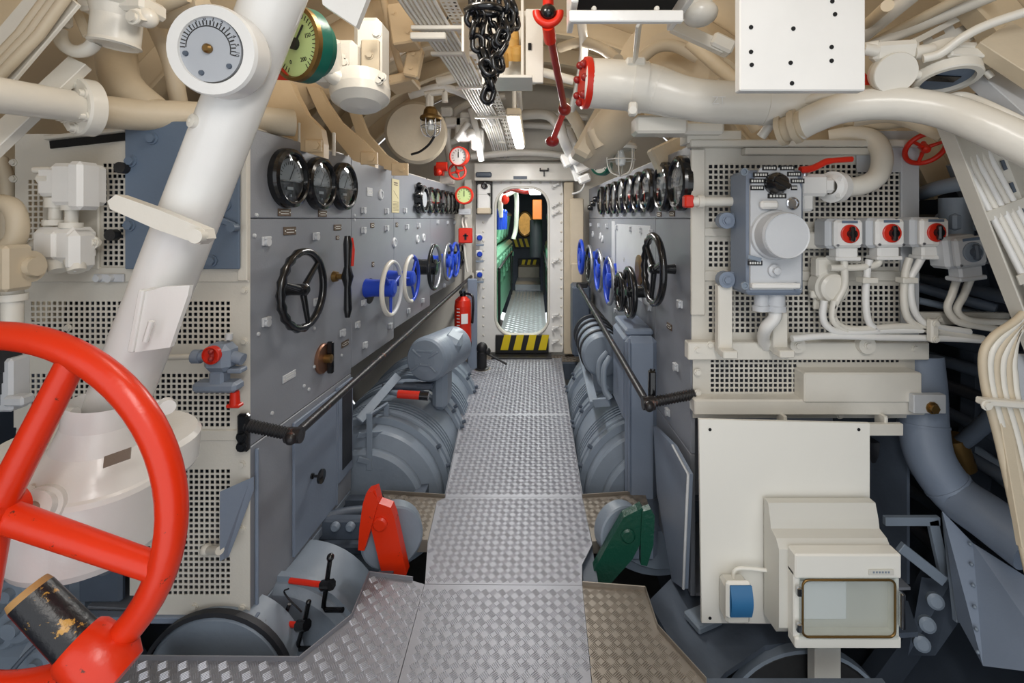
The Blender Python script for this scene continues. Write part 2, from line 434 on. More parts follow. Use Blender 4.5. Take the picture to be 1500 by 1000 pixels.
# beams above the door
mb = MB(); mb.box(P(775, 252, 4.85), (S(160, 4.85), .08, S(26, 4.85)), .01)
tb = mb.build('lintel_beam', 'cream', bulk)
mb = MB(); mb.box(P(762, 260, 4.80), (S(20, 4.8), .006, S(4, 4.8))); mb.build('nameplate', 'machine_dark', tb)
mb = MB(); q = P(797, 254, 4.79); mb.box(q, (.012, .012, .06)); mb.box(q+Vector((0, -.01, .03)), (.09, .03, .012)); mb.box(q+Vector((-.04, -.01, .04)), (.012, .03, .03)); mb.box(q+Vector((.04, -.01, .04)), (.012, .03, .03)); mb.build('hook_bracket', 'black_matt', tb)
mb = MB(); mb.box(P(772, 205, 4.9), (S(170, 4.9), .06, S(60, 4.9)), .008); mb.build('upper_panel', 'plate_cream', bulk)
for i, (x0, x1, y) in enumerate(((690, 860, 168), (700, 850, 186), (660, 700, 205), (690, 850, 226))):
    MB().tube(sp([P(x0, y+3, 4.7), P((x0+x1)/2, y-3, 4.7), P(x1, y+4, 4.7)], 5), .035, 10).build('bulkhead_pipe', 'cream', bulk)
# white pillars flanking the frame
mb = MB(); mb.box(P(833, 392, 4.9), (S(14, 4.9), .1, S(250, 4.9)), .01); mb.build('bulkhead_stiffener', 'beige', bulk)
mb = MB(); mb.box(P(686, 392, 4.93), (S(12, 4.9), .06, S(260, 4.9)), .01); mb.build('bulkhead_stiffener', 'cream', bulk)

# ---- floor
mb = MB()
for x in (-.62, -.2, .22): mb.box((x, 2.6, -.09), (.06, 4.3, .14))
floor = struct('floor', mb, 'machine_dark')
def inside(x, y, poly):
    c = False; n = len(poly)
    for i in range(n):
        x0, y0 = poly[i]; x1, y1 = poly[(i+1) % n]
        if (y0 > y) != (y1 > y) and x < (x1-x0)*(y-y0)/(y1-y0)+x0: c = not c
    return c
def treads(poly, z, pitch=.0325, L=.029, nb=5, sp_=.0061, wd=.0028, h=.0022):
    xs = [p[0] for p in poly]; ys = [p[1] for p in poly]; V = []; Fc = []
    base = np.array([(-L/2, 0, 0), (-L*.3, -wd/2, 0), (L*.3, -wd/2, 0), (L/2, 0, 0), (L*.3, wd/2, 0), (-L*.3, wd/2, 0), (-L*.28, 0, h), (L*.28, 0, h)])
    fb = [(0, 1, 6), (1, 2, 7, 6), (2, 3, 7), (3, 4, 7), (4, 5, 6, 7), (5, 0, 6)]
    for i in range(int(math.floor(min(xs)/pitch)), int(max(xs)/pitch)+2):
        for j in range(int(min(ys)/pitch)-1, int(max(ys)/pitch)+2):
            x, y = i*pitch, j*pitch
            e = .012
            if not all(inside(x+a, y+b, poly) for a, b in ((e, e), (-e, e), (e, -e), (-e, -e))): continue
            t = math.radians(38) if (i+j) % 2 else math.radians(-52)
            c, s_ = math.cos(t), math.sin(t)
            for k in range(nb):
                q = base.copy(); q[:, 1] += (k-(nb-1)/2)*sp_
                b = len(V)
                V += [(x+c*p[0]-s_*p[1], y+s_*p[0]+c*p[1], z+p[2]) for p in q]
                Fc += [tuple(b+u for u in f) for f in fb]
    return V, Fc
def plate(pts, m='aluminium', lips=(), z=0.0, tm='tread', tread=True):
    poly = [(p.x, p.y) if isinstance(p, Vector) else p for p in pts]
    mb = MB(); n = len(poly); cx = sum(p[0] for p in poly)/n; cy = sum(p[1] for p in poly)/n
    g = .0015
    pin = [(x+(cx-x)/max(.2, math.hypot(cx-x, cy-y))*g, y+(cy-y)/max(.2, math.hypot(cx-x, cy-y))*g) for x, y in poly]
    mb.prism(pin, .006, None, z-.006); o = mb.build('floor_plate', m, floor)
    if tread:
        V, Fc = treads(poly, z)
        if V:
            me = bpy.data.meshes.new('tread_pattern'); me.from_pydata(V, [], Fc); me.materials.append(MT[tm])
            t = bpy.data.objects.new('tread_pattern', me); COL.objects.link(t); t.parent = o; t['kind'] = 'stuff'
    for i in lips:
        a = Vector((*poly[i], 0)); b = Vector((*poly[(i+1) % n], 0)); d = b-a; q = math.atan2(d.y, d.x)
        l = MB(); l.box(((a+b)/2)+Vector((0, 0, z-.012)), (d.length, .004, .056), .001, Matrix.Rotation(q, 3, 'Z')); l.build('edge_flange', m, o)
    return o
z0 = lambda px, py: PZ(px, py, 0)
plate([z0(693, 527), z0(822, 524), z0(834, 607), z0(677, 607)], lips=(1, 3))
plate([z0(677, 607), z0(834, 607), z0(853, 728), z0(652, 728)], lips=(1, 3))
plate([z0(652, 728), z0(853, 728), z0(868, 797), z0(853, 827), z0(853, 857), z0(622, 855), z0(626, 795), z0(640, 734)], lips=())
plate([z0(622, 855), z0(853, 857), z0(867, 1000), (.05, .35), (-.62, .35), z0(583, 1000)])
plate([z0(541, 842), z0(605, 850), z0(622, 855), z0(583, 1000), (-.62, .35), (-1.25, .35), z0(195, 966), z0(438, 968), z0(515, 905)], lips=(0, 6, 7, 8))
plate([z0(853, 857), z0(945, 864), z0(963, 920), z0(1035, 1000), (.62, .9), (.62, .35), (.05, .35), z0(867, 1000)], 'aluminium_dull', lips=(0, 1, 2), tm='aluminium_dull')
plate([z0(560, 722), z0(652, 728), z0(640, 734), z0(626, 795), z0(600, 795), z0(570, 745)], 'aluminium_dull', lips=(0, 3), tm='aluminium_dull')
plate([z0(853, 728), z0(945, 722), z0(955, 755), z0(925, 797), z0(868, 797)], 'aluminium_dull', lips=(0, 3), tm='aluminium_dull')
plate([(-1.25, 4.72), (1.0, 4.72), (1.0, 4.94), (-1.25, 4.94)], 'aluminium_dull', z=-.012, tm='aluminium_dull')
mb = MB(); mb.box((DX-.0, 4.83, .005), (.62, .16, .02), .003); mb.build('threshold_board', 'black_matt', floor)
for y in (1.45, 2.43, 4.70):
    mb = MB(); mb.box((-.1, y, -.10), (2.4, .05, .16)); mb.build('cross_beam', 'machine_dark', floor)
# ---- next compartment seen through the door
fl2 = MB(); fl2.box((-.16, 7.2, -.01), (.60, 4.2, .02)); f2 = struct('floor_next', fl2, 'aluminium')
V, Fc = treads([(-.44, 5.3), (.12, 5.3), (.12, 9.2), (-.44, 9.2)], 0.0, .062, .05, 5, .0105, .007, .002)
me = bpy.data.meshes.new('tread_pattern'); me.from_pydata(V, [], Fc); me.materials.append(MT['tread']); t = bpy.data.objects.new('tread_pattern', me); COL.objects.link(t); t.parent = f2; t['kind'] = 'stuff'
mb = MB(); mb.box((-.16, 9.9, .06), (.52, 1.2, .12), .01); mb.build('step_plate', 'aluminium', f2)
mb = MB(); mb.box((-.16, 10.6, .24), (.48, .5, .25), .01); so = mb.build('step_plate', 'aluminium_dull', f2)
mb = MB(); mb.box((-.16, 10.9, .40), (.52, .12, .2), .01); so = mb.build('step_board', 'black_matt', f2)
for k in range(3): MB(frame((-.30+k*.13, 10.838, .40), FWD)).prism([(-.05, -.08), (.02, -.08), (.06, .08), (-.01, .08)], .004).build('yellow_stripe', 'yellow', so)
mb = MB(); vs = []
cl = [(XC+1.9*math.cos(a), ZC+1.9*math.sin(a)) for a in [math.radians(q) for q in range(-80, 261, 10)]]
mb.add([(x, y, z) for y in (5.02, 11.5) for x, z in cl], [(i, i+1, len(cl)+i+1, len(cl)+i) for i in range(len(cl)-1)], True); struct('wall_next', mb, 'hull_grey')
# far hatch bulkhead
hx, hz = P(769, 328, 11.2).x, P(769, 328, 11.2).z
mb = MB(); n = 32; a = [2*math.pi*i/n for i in range(n)]
mb.add([(hx+.18*math.cos(q), 11.2, hz+.29*math.sin(q)) for q in a]+[(hx+2.2*math.cos(q), 11.2, hz+2.2*math.sin(q)) for q in a], [(i, (i+1) % n, n+(i+1) % n, n+i) for i in range(n)])
fb = struct('wall_hatch', mb, 'hull_grey')
MB().tube([(hx+.18*math.cos(q), 11.18, hz+.29*math.sin(q)) for q in a], .03, 8, True).build('hatch_ring', 'brass', fb)
mb = MB(); mb.add([(hx-2, 13.2, hz-2), (hx+2, 13.2, hz-2), (hx+2, 13.2, hz+2), (hx-2, 13.2, hz+2)], [(0, 1, 2, 3)]); struct('wall_beyond', mb, 'amber')
sb = MB(); sb.box((hx, 11.15, hz-.45), (.5, .05, .26), .01); so = sb.build('sill_plate', 'black_matt', fb)
for k in range(4): MB(frame((hx-.2+k*.13, 11.122, hz-.45), FWD)).prism([(.05, -.1), (-.02, -.1), (-.08, .1), (-.01, .1)], .004).build('yellow_stripe', 'yellow', so)
# green diesel engines either side
for sx, x0, lab in ((-1, -.90, 'pale green diesel engine behind the handrail, beside the blue valve bank'), (1, .60, 'pale green diesel engine beyond the door clips')):
    e = T('diesel_engine', lab, 'engine', (x0, 7.6, 0))
    mb = MB(); mb.box((x0, 7.7, .5), (.8, 4.6, 1.0), .06); mb.build('crankcase', 'engine_green', e, True)
    mb = MB(); mb.box((x0-.0*sx, 7.7, 1.1), (.62, 4.4, .22), .08); mb.build('cylinder_bank', 'engine_green', e, True)
    for k in range(6):
        y = 5.9+k*.72; mb = MB(); mb.cyl((x0, y, 1.2), (x0, y, 1.42), .17, n=16); mb.cyl((x0-sx*.3, y, 1.1), (x0-sx*.36, y+.02, 1.5), .03, n=8); mb.ball((x0, y, 1.42), .1, 12, 8)
        mb.build('cylinder_head', 'engine_green', e, True)
        mb = MB(); mb.box((x0-sx*.40, y, .72), (.04, .42, .36), .02); mb.box((x0-sx*.43, y, .72), (.03, .06, .1), .01); mb.build('inspection_cover', 'engine_green', e, True)
    MB().tube([(x0-sx*.33, 5.4, 1.52), (x0-sx*.33, 10, 1.52)], .05, 10).build('fuel_rail', 'cream' if sx < 0 else 'machine', e, True)
    rail = MB(); xx = x0-sx*.45; rail.tube(sp([(xx, 5.7, .05), (xx, 5.7, .75), (xx, 5.85, .82), (xx, 8.4, .82), (xx, 8.5, .75), (xx, 8.5, .05)], 4), .018, 8)
    solo('engine_handrail', rail, 'black_matt', 'black bent handrail along the '+('engine with the blue valves' if sx < 0 else 'engine by the door clips'), 'handrail')
vb = T('valve_bank', 'bank of blue valve bodies and cream pipe above the green engine', 'valves', P(733, 345, 6.0))
for k in range(3):
    mb = MB(); q = P(731+k*4.2, 325, 6.0+k*.3); mb.cyl(q+Vector((0, 0, -.1)), q+Vector((0, 0, .12)), .035, n=10); mb.ball(q+Vector((0, 0, .14)), .04, 8, 6); mb.build('valve_body', 'blue', vb, True)
MB().tube(sp(pp((733, 318, 6), (734, 290, 6), (745, 284, 6.4), (756, 284, 6.8), (756, 330, 7.0), (752, 350, 7.0)), 5), .035, 10).build('pipe', 'cream', vb, True)
MB().ball(P(740, 292, 5.9), .05, 10, 8, (1, .4, 1.3)).build('tag', 'redplain', vb, True)
mb = MB(); mb.box(P(787, 307, 8), (.16, .1, .34), .01); solo('orange_cabinet', mb, 'orange', 'orange cabinet hanging deep in the engine compartment', 'cabinet')
mb = MB(); mb.tube([P(785, 322, 8.2), P(785, 376, 8.2)], .11, 12); solo('dark_column', mb, 'rubber', 'dark blue column under the orange cabinet', 'column')
mb = MB(); mb.box(P(784, 281, 5.6), (.14, .5, .05), .01); solo('tube_lamp', mb, 'lampglow', 'short glowing lamp just inside the door opening', 'lamp')
mb = MB(); mb.tube(sp(pp((738, 281, 5.5), (750, 277, 5.6), (770, 281, 5.7), (790, 278, 5.6)), 4), .03, 8); solo('overhead_pipe', mb, 'darkred', 'dark red pipe arching just inside the door top', 'pipe')
# ============================================================ LEFT SWITCHBOARD
YL = 1.67; ZT = 1.77
def lwall(Y, z, off=0): return Vector((LA+LB*Y, Y, z))+LN*off
def rwall(Y, z, off=0): return Vector((RA+RB*Y, Y, z))+RN*off
def wall_panel(fn, N, Ya, Yb, za, zb, t=.02, off=0, bev=.003):
    a = fn(Ya, za, off); b = fn(Yb, zb, off); c = (a+b)/2-N*t/2; M = frame(c, N)
    L = (Vector((a.x, a.y, 0))-Vector((b.x, b.y, 0))).length
    mb = MB(M); mb.box((0, 0, 0), (L, zb-za, t), bev); return mb
def cabinet(fn, N, label, Ya, Yb, za, zb, side, depth=.62, m='grey', split=1.44, low=None, face=True):
    c = fn((Ya+Yb)/2, za); o = T('switchboard_cabinet', label, 'cabinet', c)
    g = .0015
    if low is None: bands = ((split, zb, 'instrument_panel'), (za, split, 'control_panel'))
    else: bands = ((split, zb, 'instrument_panel'), (low, split, 'control_panel'), (za, low, 'lower_panel'))
    for a, b, nm in bands: wall_panel(fn, N, Ya+g, Yb-g, a+g, b-g).build(nm, m, o, True)
    mb = MB(); p = [fn(Ya+g, 0, -.02), fn(Yb-g, 0, -.02), fn(Yb-g, 0, -depth), fn(Ya+g, 0, -depth)]
    poly = [(q.x, q.y) for q in p]
    mb.prism(poly, .012, None, zb-.02); mb.prism(poly, .012, None, za+.004); mb.build('casing_top', m, o, True)
    mb = MB(); q0 = fn(Yb-.015, 0, -.02); q1 = fn(Yb-.015, 0, -depth)
    mb.prism([(q0.x, q0.y), (q1.x, q1.y), (q1.x, q1.y+.012), (q0.x, q0.y+.012)], zb-za-.03, None, za+.015); mb.build('casing_side', m, o, True)
    mb = MB(); q0 = fn(Ya+.02, 0, -depth); q1 = fn(Yb-.02, 0, -depth)
    mb.prism([(q0.x, q0.y), (q1.x, q1.y), (q1.x-N.x*.012, q1.y), (q0.x-N.x*.012, q0.y)], zb-za-.03, None, za+.015); mb.build('casing_back', 'machine_dark', o, True)
    # bevelled top rail
    return o
c1 = cabinet(lwall, LN, 'tall grey switchboard cabinet behind the large black handwheel, with perforated cream end', YL, 2.475, .0, ZT, -1, .62, low=.617)
c2 = cabinet(lwall, LN, 'grey switchboard cabinet carrying the paper notice', 2.475, 3.10, .64, ZT, -1, .62)
c3 = cabinet(lwall, LN, 'grey switchboard cabinet with the round switch cluster', 3.10, 3.95, .70, ZT, -1, .62)
c4 = cabinet(lwall, LN, 'grey switchboard cabinet next to the red alarm box', 3.95, 4.86, .78, ZT, -1, .62)
# top rail strip of dark slots along left board
for (a, b, par) in ((1.72, 2.45, c1), (2.5, 3.08, c2), (3.12, 3.93, c3), (3.97, 4.84, c4)):
    wall_panel(lwall, LN, a, b, ZT-.002, ZT+.012, .02, -.03, 0).build('top_rail', 'cream', par, True)
# near lower door with inset window
d = wall_panel(lwall, LN, 1.93, 2.29, .03, .59, .012, .012, .003).build('door', 'greyblue', c1, True)
mb = MB(LM(459, 697, .02)); mb.lathe([(.012, -.01), (.012, .02), (.006, .022), (.006, .05), (.03, .052), (.03, .062), (.0, .066)]); mb.build('knob', 'black', d, True)
mb = MB(LM(452, 697, .013)); mb.box((0, 0, 0), (.03, .16, .01), .003); mb.build('latch_plate', 'lightgrey', d, True)
d = wall_panel(lwall, LN, 2.31, 2.465, .12, .60, .014, .014, .003).build('window_frame', 'greyblue', c1, True)
wall_panel(lwall, LN, 2.345, 2.45, .17, .55, .006, .017, .001).build('window_pane', 'rubber', d, True)
for y in (1.70, 2.30):
    wall_panel(lwall, LN, y-.006, y+.006, .02, .60, .012, .013, .003).build('corner_strip', 'greyblue', c1, True)
wall_panel(lwall, LN, YL, 2.47, -.045, -.002, .05, -.0, .004).build('base_rail', 'machine', c1, True)
# ---- perforated end
def perf(mb, x0, x1, y0, y1, p, hs, t=.003):
    nx = max(1, round((x1-x0)/p)); ny = max(1, round((y1-y0)/p)); dx = (x1-x0)/nx; dy = (y1-y0)/ny; h = hs/2
    for i in range(nx):
        for j in range(ny):
            cx = x0+(i+.5)*dx; cy = y0+(j+.5)*dy
            o = [(cx-dx/2, cy-dy/2), (cx+dx/2, cy-dy/2), (cx+dx/2, cy+dy/2), (cx-dx/2, cy+dy/2)]
            q = [(cx-h, cy-h), (cx+h, cy-h), (cx+h, cy+h), (cx-h, cy+h)]
            vs = [(x, y, 0) for x, y in o]+[(x, y, 0) for x, y in q]+[(x, y, -t) for x, y in q]
            mb.add(vs, [(k, (k+1) % 4, 4+(k+1) % 4, 4+k) for k in range(4)]+[(4+k, 4+(k+1) % 4, 8+(k+1) % 4, 8+k) for k in range(4)])
def perf_plate(Y, bands, pitch, hs, parent, name='perforated_plate', m='plate_cream'):
    """bands in pixels: (y0,y1,x0,x1,[(hx0,hx1),...])"""
    k = Y/F; mb = MB(frame(P(CX, CY, Y), FWD))
    for (ya, yb, xa, xb, holes) in bands:
        A, B = -(yb-CY)*k, -(ya-CY)*k; cur = xa
        for (h0, h1) in holes:
            if h0 > cur: mb.box((((cur+h0)/2-CX)*k, (A+B)/2, -.0015), ((h0-cur)*k, B-A, .003))
            perf(mb, (h0-CX)*k, (h1-CX)*k, A, B, pitch*k, hs*k); cur = h1
        if xb > cur: mb.box((((cur+xb)/2-CX)*k, (A+B)/2, -.0015), ((xb-cur)*k, B-A, .003))
    return mb.build(name, m, parent, True)
pl = perf_plate(YL-.004, [
    (196, 238, 22, 366, []), (238, 262, 22, 366, [(150, 186)]), (262, 390, 22, 366, [(40, 64), (150, 190)]), (390, 440, 15, 366, []),
    (440, 505, 15, 366, [(44, 338)]), (505, 546, 18, 366, []), (546, 626, 20, 366, [(44, 338)]), (626, 686, 24, 366, []),
    (686, 790, 150, 366, [(206, 338)]), (790, 872, 190, 366, [(206, 338)]), (872, 900, 205, 366, [])], 7.9, 5.2, c1)
mb = MB(); 
for x, y in ((100, 480), (60, 515), (145, 400), (345, 400), (358, 425), (358, 500), (355, 680), (355, 775), (355, 890), (285, 888), (80, 335), (137, 345), (20, 238), (20, 262)): mb.at(FM(x, y, YL-.005)); bolt(mb, (0, 0, 0), (0, 0, 1), .010)
mb.build('bolt_set', 'plate_cream', pl, True)
# horizontal cream rail and folded seam lines
mb = MB(FM(195, 402, YL-.006)); mb.box((0, 0, 0), (S(340, YL), S(22, YL), .012), .003); r_ = mb.build('cross_rail', 'plate_cream', c1, True)
mb = MB(FM(160, 407, YL-.016)); mb.box((0, 0, 0), (S(44, YL), S(12, YL), .01), .003); mb.cyl((-.03, 0, 0), (-.03, 0, .02), .012, n=10); mb.cyl((.01, 0, 0), (.01, 0, .02), .014, n=10); mb.build('fuse_strip', 'lightgrey', r_, True)
mb = MB(FM(195, 637, YL-.006)); mb.box((0, 0, 0), (S(340, YL), S(16, YL), .01), .003); mb.build('cross_rail', 'plate_cream', c1, True)
# upright cream strip plates flanking the blue plate
mb = MB(FM(98, 322, YL-.008)); mb.box((0, 0, 0), (S(94, YL)*0+S(84, YL), S(150, YL), .008), .003)
mb = MB(FM(121, 318, YL-.009)); mb.box((0, 0, 0), (S(50, YL), S(152, YL), .012), .003); mb.build('upright_strip', 'plate_cream', c1, True)
mb = MB(FM(357, 300, YL-.012)); mb.box((0, 0, 0), (S(14, YL), S(220, YL), .02), .003); mb.build('upright_strip', 'plate_cream', c1, True)
mb = MB(frame(P(130, 206, YL-.012), FWD) @ Matrix.Rotation(.11, 4, 'Z')); mb.box((0, 0, 0), (S(112, YL), S(11, YL), .006)); mb.build('vent_slot', 'darkhole', c1, True)
mb = MB(frame(P(128, 196, YL-.02), FWD) @ Matrix.Rotation(.11, 4, 'Z')); mb.box((0, 0, 0), (S(118, YL), S(6, YL), .03), .003); mb.build('slot_ledge', 'plate_cream', c1, True)
# blue-grey cover plate
bp_ = T('cover_plate', 'flat blue-grey cover plate bolted behind the inclined white column', 'cover plate', FM(268, 392, YL-.03))
mb = MB(FM(268, 286, YL-.03)); mb.box((0, 0, 0), (S(164, YL), S(212, YL), .012), .003); mb.build('plate', 'bluepanel', bp_, True)
mb = MB()
for x, y in ((223, 203), (192, 236), (190, 330), (330, 300), (310, 382)): mb.at(FM(x, y, YL-.037)); bolt(mb, (0, 0, 0), (0, 0, 1), .016)
mb.build('bolt_set', 'bluepanel', bp_, True)
for x, y, dx in ((180, 246, -.04), (166, 344, .05), (318, 320, .05)):
    mb = MB(FM(x, y, YL-.045)); mb.cyl((0, 0, -.01), (0, 0, .015), .02, n=14); mb.build('plug', 'black_matt', bp_, True)
mb = MB(FM(330, 325, YL-.05)); mb.box((0, 0, 0), (.07, .022, .012), .004, Matrix.Rotation(-.4, 3, 'Z')); mb.cyl((.03, -.02, -.01), (.03, -.02, .02), .016, n=10); mb.build('hook_arm', 'bluepanel', bp_, True)

# ---- round instruments
def gauge_proto(R=.122):
    t = T('panel_gauge', 'x', 'gauge')
    MB().lathe([(R, 0), (R, .022), (R*.97, .034), (R*.86, .040), (R*.80, .036), (R*.78, .018)]).build('bezel', 'black', t)
    MB().lathe([(R*.80, .012), (R*.80, .016), (0, .016)]).build('face', 'black_matt', t)
    mb = MB(); n = 24; pts = [(R*.68*math.cos(math.pi*i/n), -R*.10+R*.76*math.sin(math.pi*i/n)) for i in range(n+1)]
    d = mb.prism(pts, .002, None, .016).build('dial', 'dial', t)
    mb = MB(); 
    for i in range(13):
        a = math.pi*(.1+.8*i/12); mb.box((R*.56*math.cos(a), -R*.1+R*.6*math.sin(a), .0185), (R*.10, .0025, .001), 0, Matrix.Rotation(a, 3, 'Z'))
    mb.box((R*.1, R*.16, .0188), (.003, R*.62, .001), 0, Matrix.Rotation(-.55, 3, 'Z')); mb.build('scale_marks', 'ink', d)
    MB().box((0, -R*.10, .018), (R*1.45, .006, .005), .001).build('divider', 'chrome', t)
    MB().box((0, -R*.34, .018), (R*.34, R*.10, .003), .001).build('maker_plate', 'lightgrey', t)
    MB().cyl((0, -R*.58, .014), (0, -R*.58, .022), R*.05, n=10).build('zero_screw', 'steel', t)
    MB().lathe([(R*.79, .028), (R*.6, .031), (0, .033)]).build('glass', 'glass_dark', t)
    return t
GP = gauge_proto()
def gaugesL(): return [(419, 'first', LWY(419)), ]
used = [False]
def put(proto, flag, M, label, group=None):
    if not flag[0]:
        flag[0] = True; proto.matrix_world = M; MAT[proto.name] = M.copy(); proto['label'] = label
        if group: proto['group'] = group
        return proto
    return dup(proto, M, label, group)
gl = ['large round black panel gauge above the brown plate, nearest the perforated cream end', 'middle gauge of the three above the large black handwheel', 'round black panel gauge above the long lever handle']
for (px, py), lb in zip(((419, 261), (465, 269), (500, 273)), gl): put(GP, used, LM(px, py, .0), lb, 'left board gauges')
for px, od in zip((634, 643, 651, 658, 664, 669.5), ('sixth', 'fifth', 'fourth', 'third', 'second', 'first')):
    ll = 'black round gauge on the grey board, '+od+' from the red-ringed green dial'
    Y = LWY(px, .03); put(GP, used, frame(lwall(Y, 1.595), LN) @ Matrix.Scale(.92, 4), ll, 'left board far gauges')
for i, (px) in enumerate((991, 968, 945, 932.5, 920, 908, 898, 889.5, 879)):
    Y = RWY(px, .03)
    lb = 'black round gauge, '+('first', 'second', 'third', 'fourth', 'fifth', 'sixth', 'seventh', 'eighth', 'ninth')[i]+' from the red square cap'
    put(GP, used, frame(rwall(Y, 1.595), RN), lb, 'right board gauges')
# ---- nameplates, latches
npn = [0]
def nameplate(M, w_, h_, par, m='brownplate', t=.004):
    mb = MB(M); mb.box((0, 0, t/2), (w_, h_, t), .001); o = mb.build('nameplate', m, par, True)
    mb = MB(M)
    for k in range(2): mb.box((0, h_*(.18-.36*k), t+.0004), (w_*.62, h_*.10, .0006))
    for sx in (-1, 1): mb.cyl((sx*w_*.42, 0, t), (sx*w_*.42, 0, t+.0015), h_*.1, n=8)
    mb.build('engraved_lines', 'white_ink', o, True)
cabL = lambda px: [c for c, y in ((c1, 2.475), (c2, 3.10), (c3, 3.95), (c4, 99)) if LWY(px) < y][0]
for px, py, w_, h_, par in ((416, 311, .085, .030, c1), (472, 313, .075, .030, c1), (424, 338, .085, .034, c1), (494, 333, .075, .030, c1), (494, 348, .03, .02, c1), (505, 503, .075, .03, c1), (423, 551, .09, .03, c1), (545, 330, .05, .03, c2), (541, 281, .075, .05, c2), (546, 387, .03, .03, c2), (581, 329, .04, .03, c2)):
    M = LM(px, py, 0); par = cabL(px)
    nameplate(M, w_, h_, par, 'lightgrey' if (px, py) in ((423, 551), (541, 281)) else 'brownplate')
def latch(M, par, s=1.0, m='lightgrey'):
    mb = MB(M); mb.box((0, 0, .004), (.042*s, .034*s, .008), .002); mb.cyl((0, -.004*s, .006), (0, -.004*s, .018*s), .015*s, n=14); mb.box((.0, .012*s, .012*s), (.034*s, .012*s, .012*s), .003)
    mb.build('latch', m, par, True)
for px, py, par in ((388, 353, c1), (461, 346, c1), (388, 471, c1), (500, 487, c1), (462, 442, c1), (531, 308, c2), (531, 337, c2), (531, 443, c2), (522, 475, c1), (565, 309, c2), (565, 334, c2), (595, 332, c2), (597, 455, c3), (570, 477, c2), (618, 440, c3), (533, 505, c2), (612, 330, c3), (640, 325, c3), (655, 326, c4), (632, 360, c3), (650, 418, c4), (665, 326, c4), (592, 308, c2)):
    latch(LM(px, py, 0), cabL(px))
for px, py, par in ((577, 355, c2), (557, 285, c2), (611, 350, c3), (620, 348, c3)):
    mb = MB(LM(px, py, 0)); mb.lathe([(.034, 0), (.034, .006), (.028, .012), (.02, .012), (.02, .006), (0, .006)]); mb.build('round_boss', 'lightgrey', cabL(px), True)
for k, (px, py) in enumerate(((375, 315), (519, 315), (519, 322), (372, 345), (460, 481), (378, 489), (398, 605), (445, 565), (452, 570), (500, 520), (460, 537))):
    mb = MB(LM(px, py, 0)); mb.lathe([(.008, 0), (.007, .005), (0, .007)], n=10); mb.build('screw', 'lightgrey', c1, True)
# paper notice
nt_ = T('paper_notice', 'yellowed paper notice with drawing and text lines on the grey cabinet', 'notice', LM(579, 315, .0))
mb = MB(LM(579, 287, .0)); wn = .135; hn = .225; mb.box((0, 0, .002), (wn, hn, .003)); mb.build('sheet', 'paper', nt_, True)
mb = MB(LM(579, 287, .0)); mb.box((.0, .088, .0042), (.07, .008, .0004)); mb.box((.0, .074, .0042), (.07, .006, .0004))
mb.box((0, .01, .0042), (.10, .0025, .0004), 0, Matrix.Rotation(-.5, 3, 'Z'))
for k in range(7): mb.box((0, -.04-k*.0095, .0042), (.105, .0025, .0004))
mb.build('printing', 'brownplate', nt_, True)
# round switch cluster
sc_ = T('rotary_switch', 'black round rotary switch with side knobs on the left board', 'switch', LM(613, 292, 0))
mb = MB(); mb.lathe([(.11, 0), (.11, .05), (.10, .06), (.085, .06), (.08, .045), (0, .045)]); mb.build('housing', 'black', sc_)
MB().prism([(.06*math.cos(a), .06*math.sin(a)) for a in np.linspace(0, 2*math.pi, 20)[:-1]], .004, None, .046).build('dial', 'dial', sc_)
for a in (2.2, 2.9, 3.6, -.6):
    mb = MB(); q = Vector((math.cos(a)*.13, math.sin(a)*.13, .02)); mb.cyl((0, 0, .02), q, .012, n=8); mb.ball(q+Vector((0, 0, .01)), .024, 10, 8); mb.build('knob', 'black', sc_)

# ---- handwheels
def handwheel(name, label, M, R, r, m_rim, m_spoke, nsp=3, stand=.08, grip=True, hubr=.022, base=None, ph=.3, m_grip=None, group=None):
    t = T(name, label, 'handwheel', M, group)
    a = [2*math.pi*i/40 for i in range(40)]
    rr = [r*(1+(.16*math.cos(20*q) if grip and (math.pi*.55 < q < math.pi*1.6) else 0)) for q in a]
    mb = MB()
    vs = []; mb.tube([(R*math.cos(q), R*math.sin(q), stand) for q in a], rr, 10, True); rim = mb.build('rim', m_rim, t)
    if m_grip:
        q2 = np.linspace(math.pi*.5, math.pi*1.5, 20); MB().tube([(R*math.cos(q), R*math.sin(q), stand) for q in q2], r*1.12, 10).build('grip', m_grip, rim)
    for k in range(nsp):
        q = ph+2*math.pi*k/nsp; MB().cyl((0, 0, stand-.005), (R*math.cos(q), R*math.sin(q), stand), r*.85, r*.6, n=10).build('spoke', m_spoke, t)
    MB().lathe([(hubr*1.1, 0), (hubr, stand*.3), (hubr, stand+.012), (hubr*.6, stand+.02), (0, stand+.02)], n=16).build('hub', m_spoke if not base else base, t)
    return t
handwheel('control_handwheel', 'large black handwheel with ribbed grip on the tall grey cabinet', LM(445, 424, .075), .155, .016, 'black', 'black', 3, .075, True, .024, ph=.75)
handwheel('control_handwheel', 'cream and blue handwheel beside the oval black base plate', LM(574, 422, .15), .15, .012, 'lightgrey', 'blue', 3, .15, False, .05, 'blue', .4, 'cream')
handwheel('control_handwheel', 'cream and blue handwheel between the base plate wheel and the grey-black wheel', LM(603, 408, .15), .145, .012, 'blue', 'blue', 3, .15, False, .05, 'blue', .9, 'cream')
handwheel('control_handwheel', 'grey-rimmed wheel with black hub between blue handwheels of the left board', LM(637, 391, .15), .165, .013, 'steel', 'black', 3, .15, False, .06, 'black', .2, 'black')
handwheel('control_handwheel', 'blue handwheel with silver grip next to the extinguisher rail end', LM(657, 383, .15), .15, .013, 'blue', 'blue', 3, .15, False, .05, 'blue', .2, 'steel')
